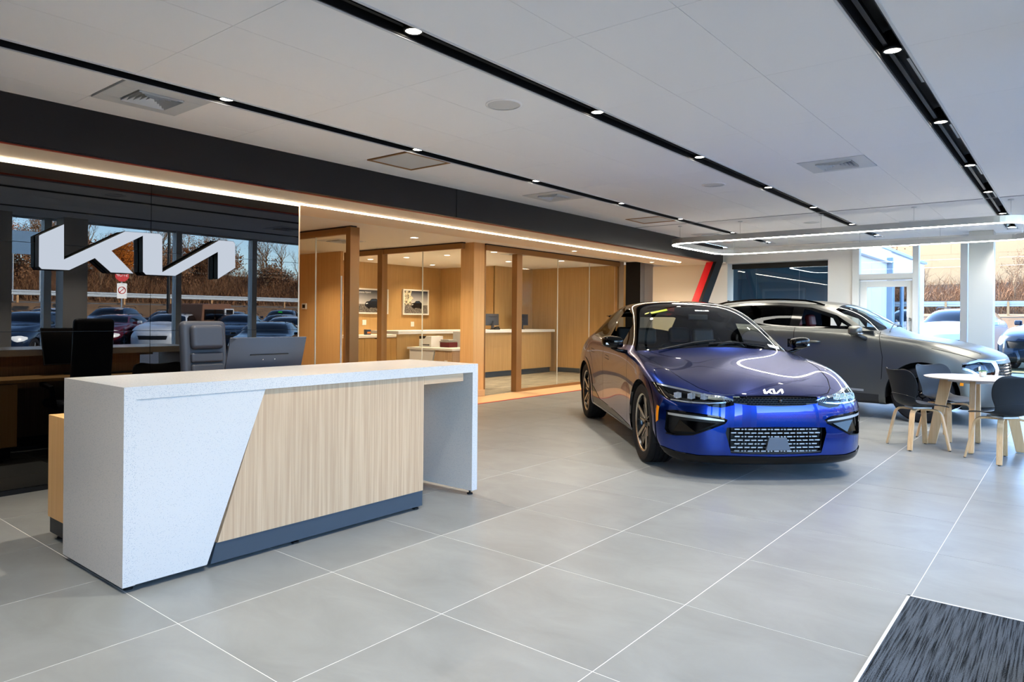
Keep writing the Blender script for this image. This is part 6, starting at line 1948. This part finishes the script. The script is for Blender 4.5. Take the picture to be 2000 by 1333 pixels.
cars_out = [
    (24.0, 10.8, 222, 'body_white', 'white SUV in the back row beside the brown utility pole', (1, 1, .95)),
    (14.6, 7.2, 222, 'body_navy', 'dark navy car in the near row, cut by the picture edge in the mirror wall', (1, 1, .86)),
    (24.2, 13.6, 222, 'body_navy', 'navy crossover in the back row beside the stop sign', (1, 1, 1.)),
    (24.0, 16.3, 222, 'body_silver', 'silver wagon in the back row behind the lamp post', (1, 1, .92)),
    (19.0, 11.7, 222, 'body_maroon', 'maroon sedan in the middle row', (1, 1, .80)),
    (20.6, 15.0, 222, 'body_slate', 'slate grey crossover beside the maroon sedan', (1, 1, .92)),
    (16.4, 12.9, 222, 'body_white', 'white car in the near row with a pale grille, in front of the slate crossover', (1, 1, .84)),
    (23.4, 19.3, 222, 'body_black', 'black crossover in the back row behind the boxy off-roader', (1, 1, .92)),
    (22.8, 22.3, 222, 'body_slate', 'dark SUV with a green windscreen sticker behind the navy hatchback', (1, 1, 1)),
    (24.2, 25.2, 222, 'body_navy', 'navy SUV with a green windscreen sticker at the far end of the back row', (1, 1, 1)),
    (15.9, 15.6, 222, 'body_navy', 'navy hatchback with bright headlamps in the near row', (1, 1, .84)),
    (15.6, 18.0, 222, 'body_black', 'black sedan beside the navy hatchback in the near row', (1, 1, .80)),
    (11.6, 15.4, 222, 'body_white', 'small white hatchback closest to the building', (1, 1, .80)),
    (8.6, 12.6, 222, 'body_black', 'low black car closest to the building, only its roof mirrored above the monitor', (1, 1, .70)),
    (24.4, 28.2, 222, 'body_silver', 'silver SUV past the navy SUV with the green sticker', (1, 1, .97)),
    (19.6, 20.2, 222, 'body_navy', 'navy sedan in the middle row past the boxy off-roader', (1, 1, .84)),
    (-2.95, 23.6, -97, 'body_white', 'white SUV seen head-on through the end glazing beside the column', (1, 1.02, 1.0)),
    (-.62, 22.9, -112, 'body_navy', 'dark blue SUV cut by the picture edge on the grass beyond the glazing', (1, 1, 1.02)),
]
for k, a in enumerate(cars_out):
    a = list(a)
    parked(*a[:4], a[4], a[5], first=(k == 0))
# green and yellow stickers in windscreens
mat('sticker_green', hx('2fd04a'), .5)
for ob in list(bpy.data.objects):
    if ob.get('label', '').startswith(('dark SUV with a green', 'navy SUV with a green')):
        obj('green_sticker', G().box(-.80, -.79, -.1, .12, 1.40, 1.55), 'sticker_green', ob).rotation_euler = (0, 0, 0)
# boxy off-roader
jp = thing('boxy_off_roader', 'white and brown boxy off-road car with a spare wheel, parked in the lot', 'car', (19.6, 17.4, -.1), math.radians(58))
obj('body_shell', G().box(-3.3, .9, -.85, .85, .45, 1.05), 'body_white', jp, bevel=.05)
obj('bonnet', G().box(-.3, .85, -.65, .65, 1.05, 1.18), 'body_white', jp, bevel=.04)
obj('soft_top', G().prism([(-3.3, -.80, 1.05), (-3.25, -.78, 1.80), (-.95, -.78, 1.85), (-.6, -.8, 1.05)], (0, 1.6, 0)), 'jeep_brown', jp, bevel=.04)
obj('door', G().box(-1.55, -.75, .80, .87, .55, 1.62), 'body_white', jp, bevel=.02)
obj('door', G().box(-1.55, -.75, -.87, -.80, .55, 1.62), 'body_white', jp, bevel=.02)
for y0 in (.81, -.885):
    for a, b in ((-1.45, -.85), (-2.35, -1.65), (-3.15, -2.45)):
        obj('side_window', G().box(a, b, y0, y0 + .075, 1.12, 1.58), 'black_gloss', jp, bevel=.02)
obj('windscreen', G().prism([(-.62, -.7, 1.12), (-.62, .7, 1.12), (-.80, .66, 1.72), (-.80, -.66, 1.72)], (.08, 0, 0)), 'black_gloss', jp)
obj('fender', G().box(-.55, .75, .70, .98, .80, .88), 'black', jp, bevel=.02); obj('fender', G().box(-.55, .75, -.98, -.70, .80, .88), 'black', jp, bevel=.02)
for x in (.15, -2.6):
    for y in (.82, -.82):
        obj('wheel', G().lathe([(0, .11), (.22, .10), (.25, .13), (.38, .13), (.41, .09), (.41, -.09), (.38, -.13), (0, -.13)], origin=(x, y, .41), axis='y', seg=24), 'rubber', jp)
obj('spare_wheel', G().lathe([(0, .11), (.22, .10), (.38, .11), (.40, .07), (.40, -.07), (0, -.10)], origin=(-3.45, 0, 1.0), axis='x', seg=24), 'rubber', jp)
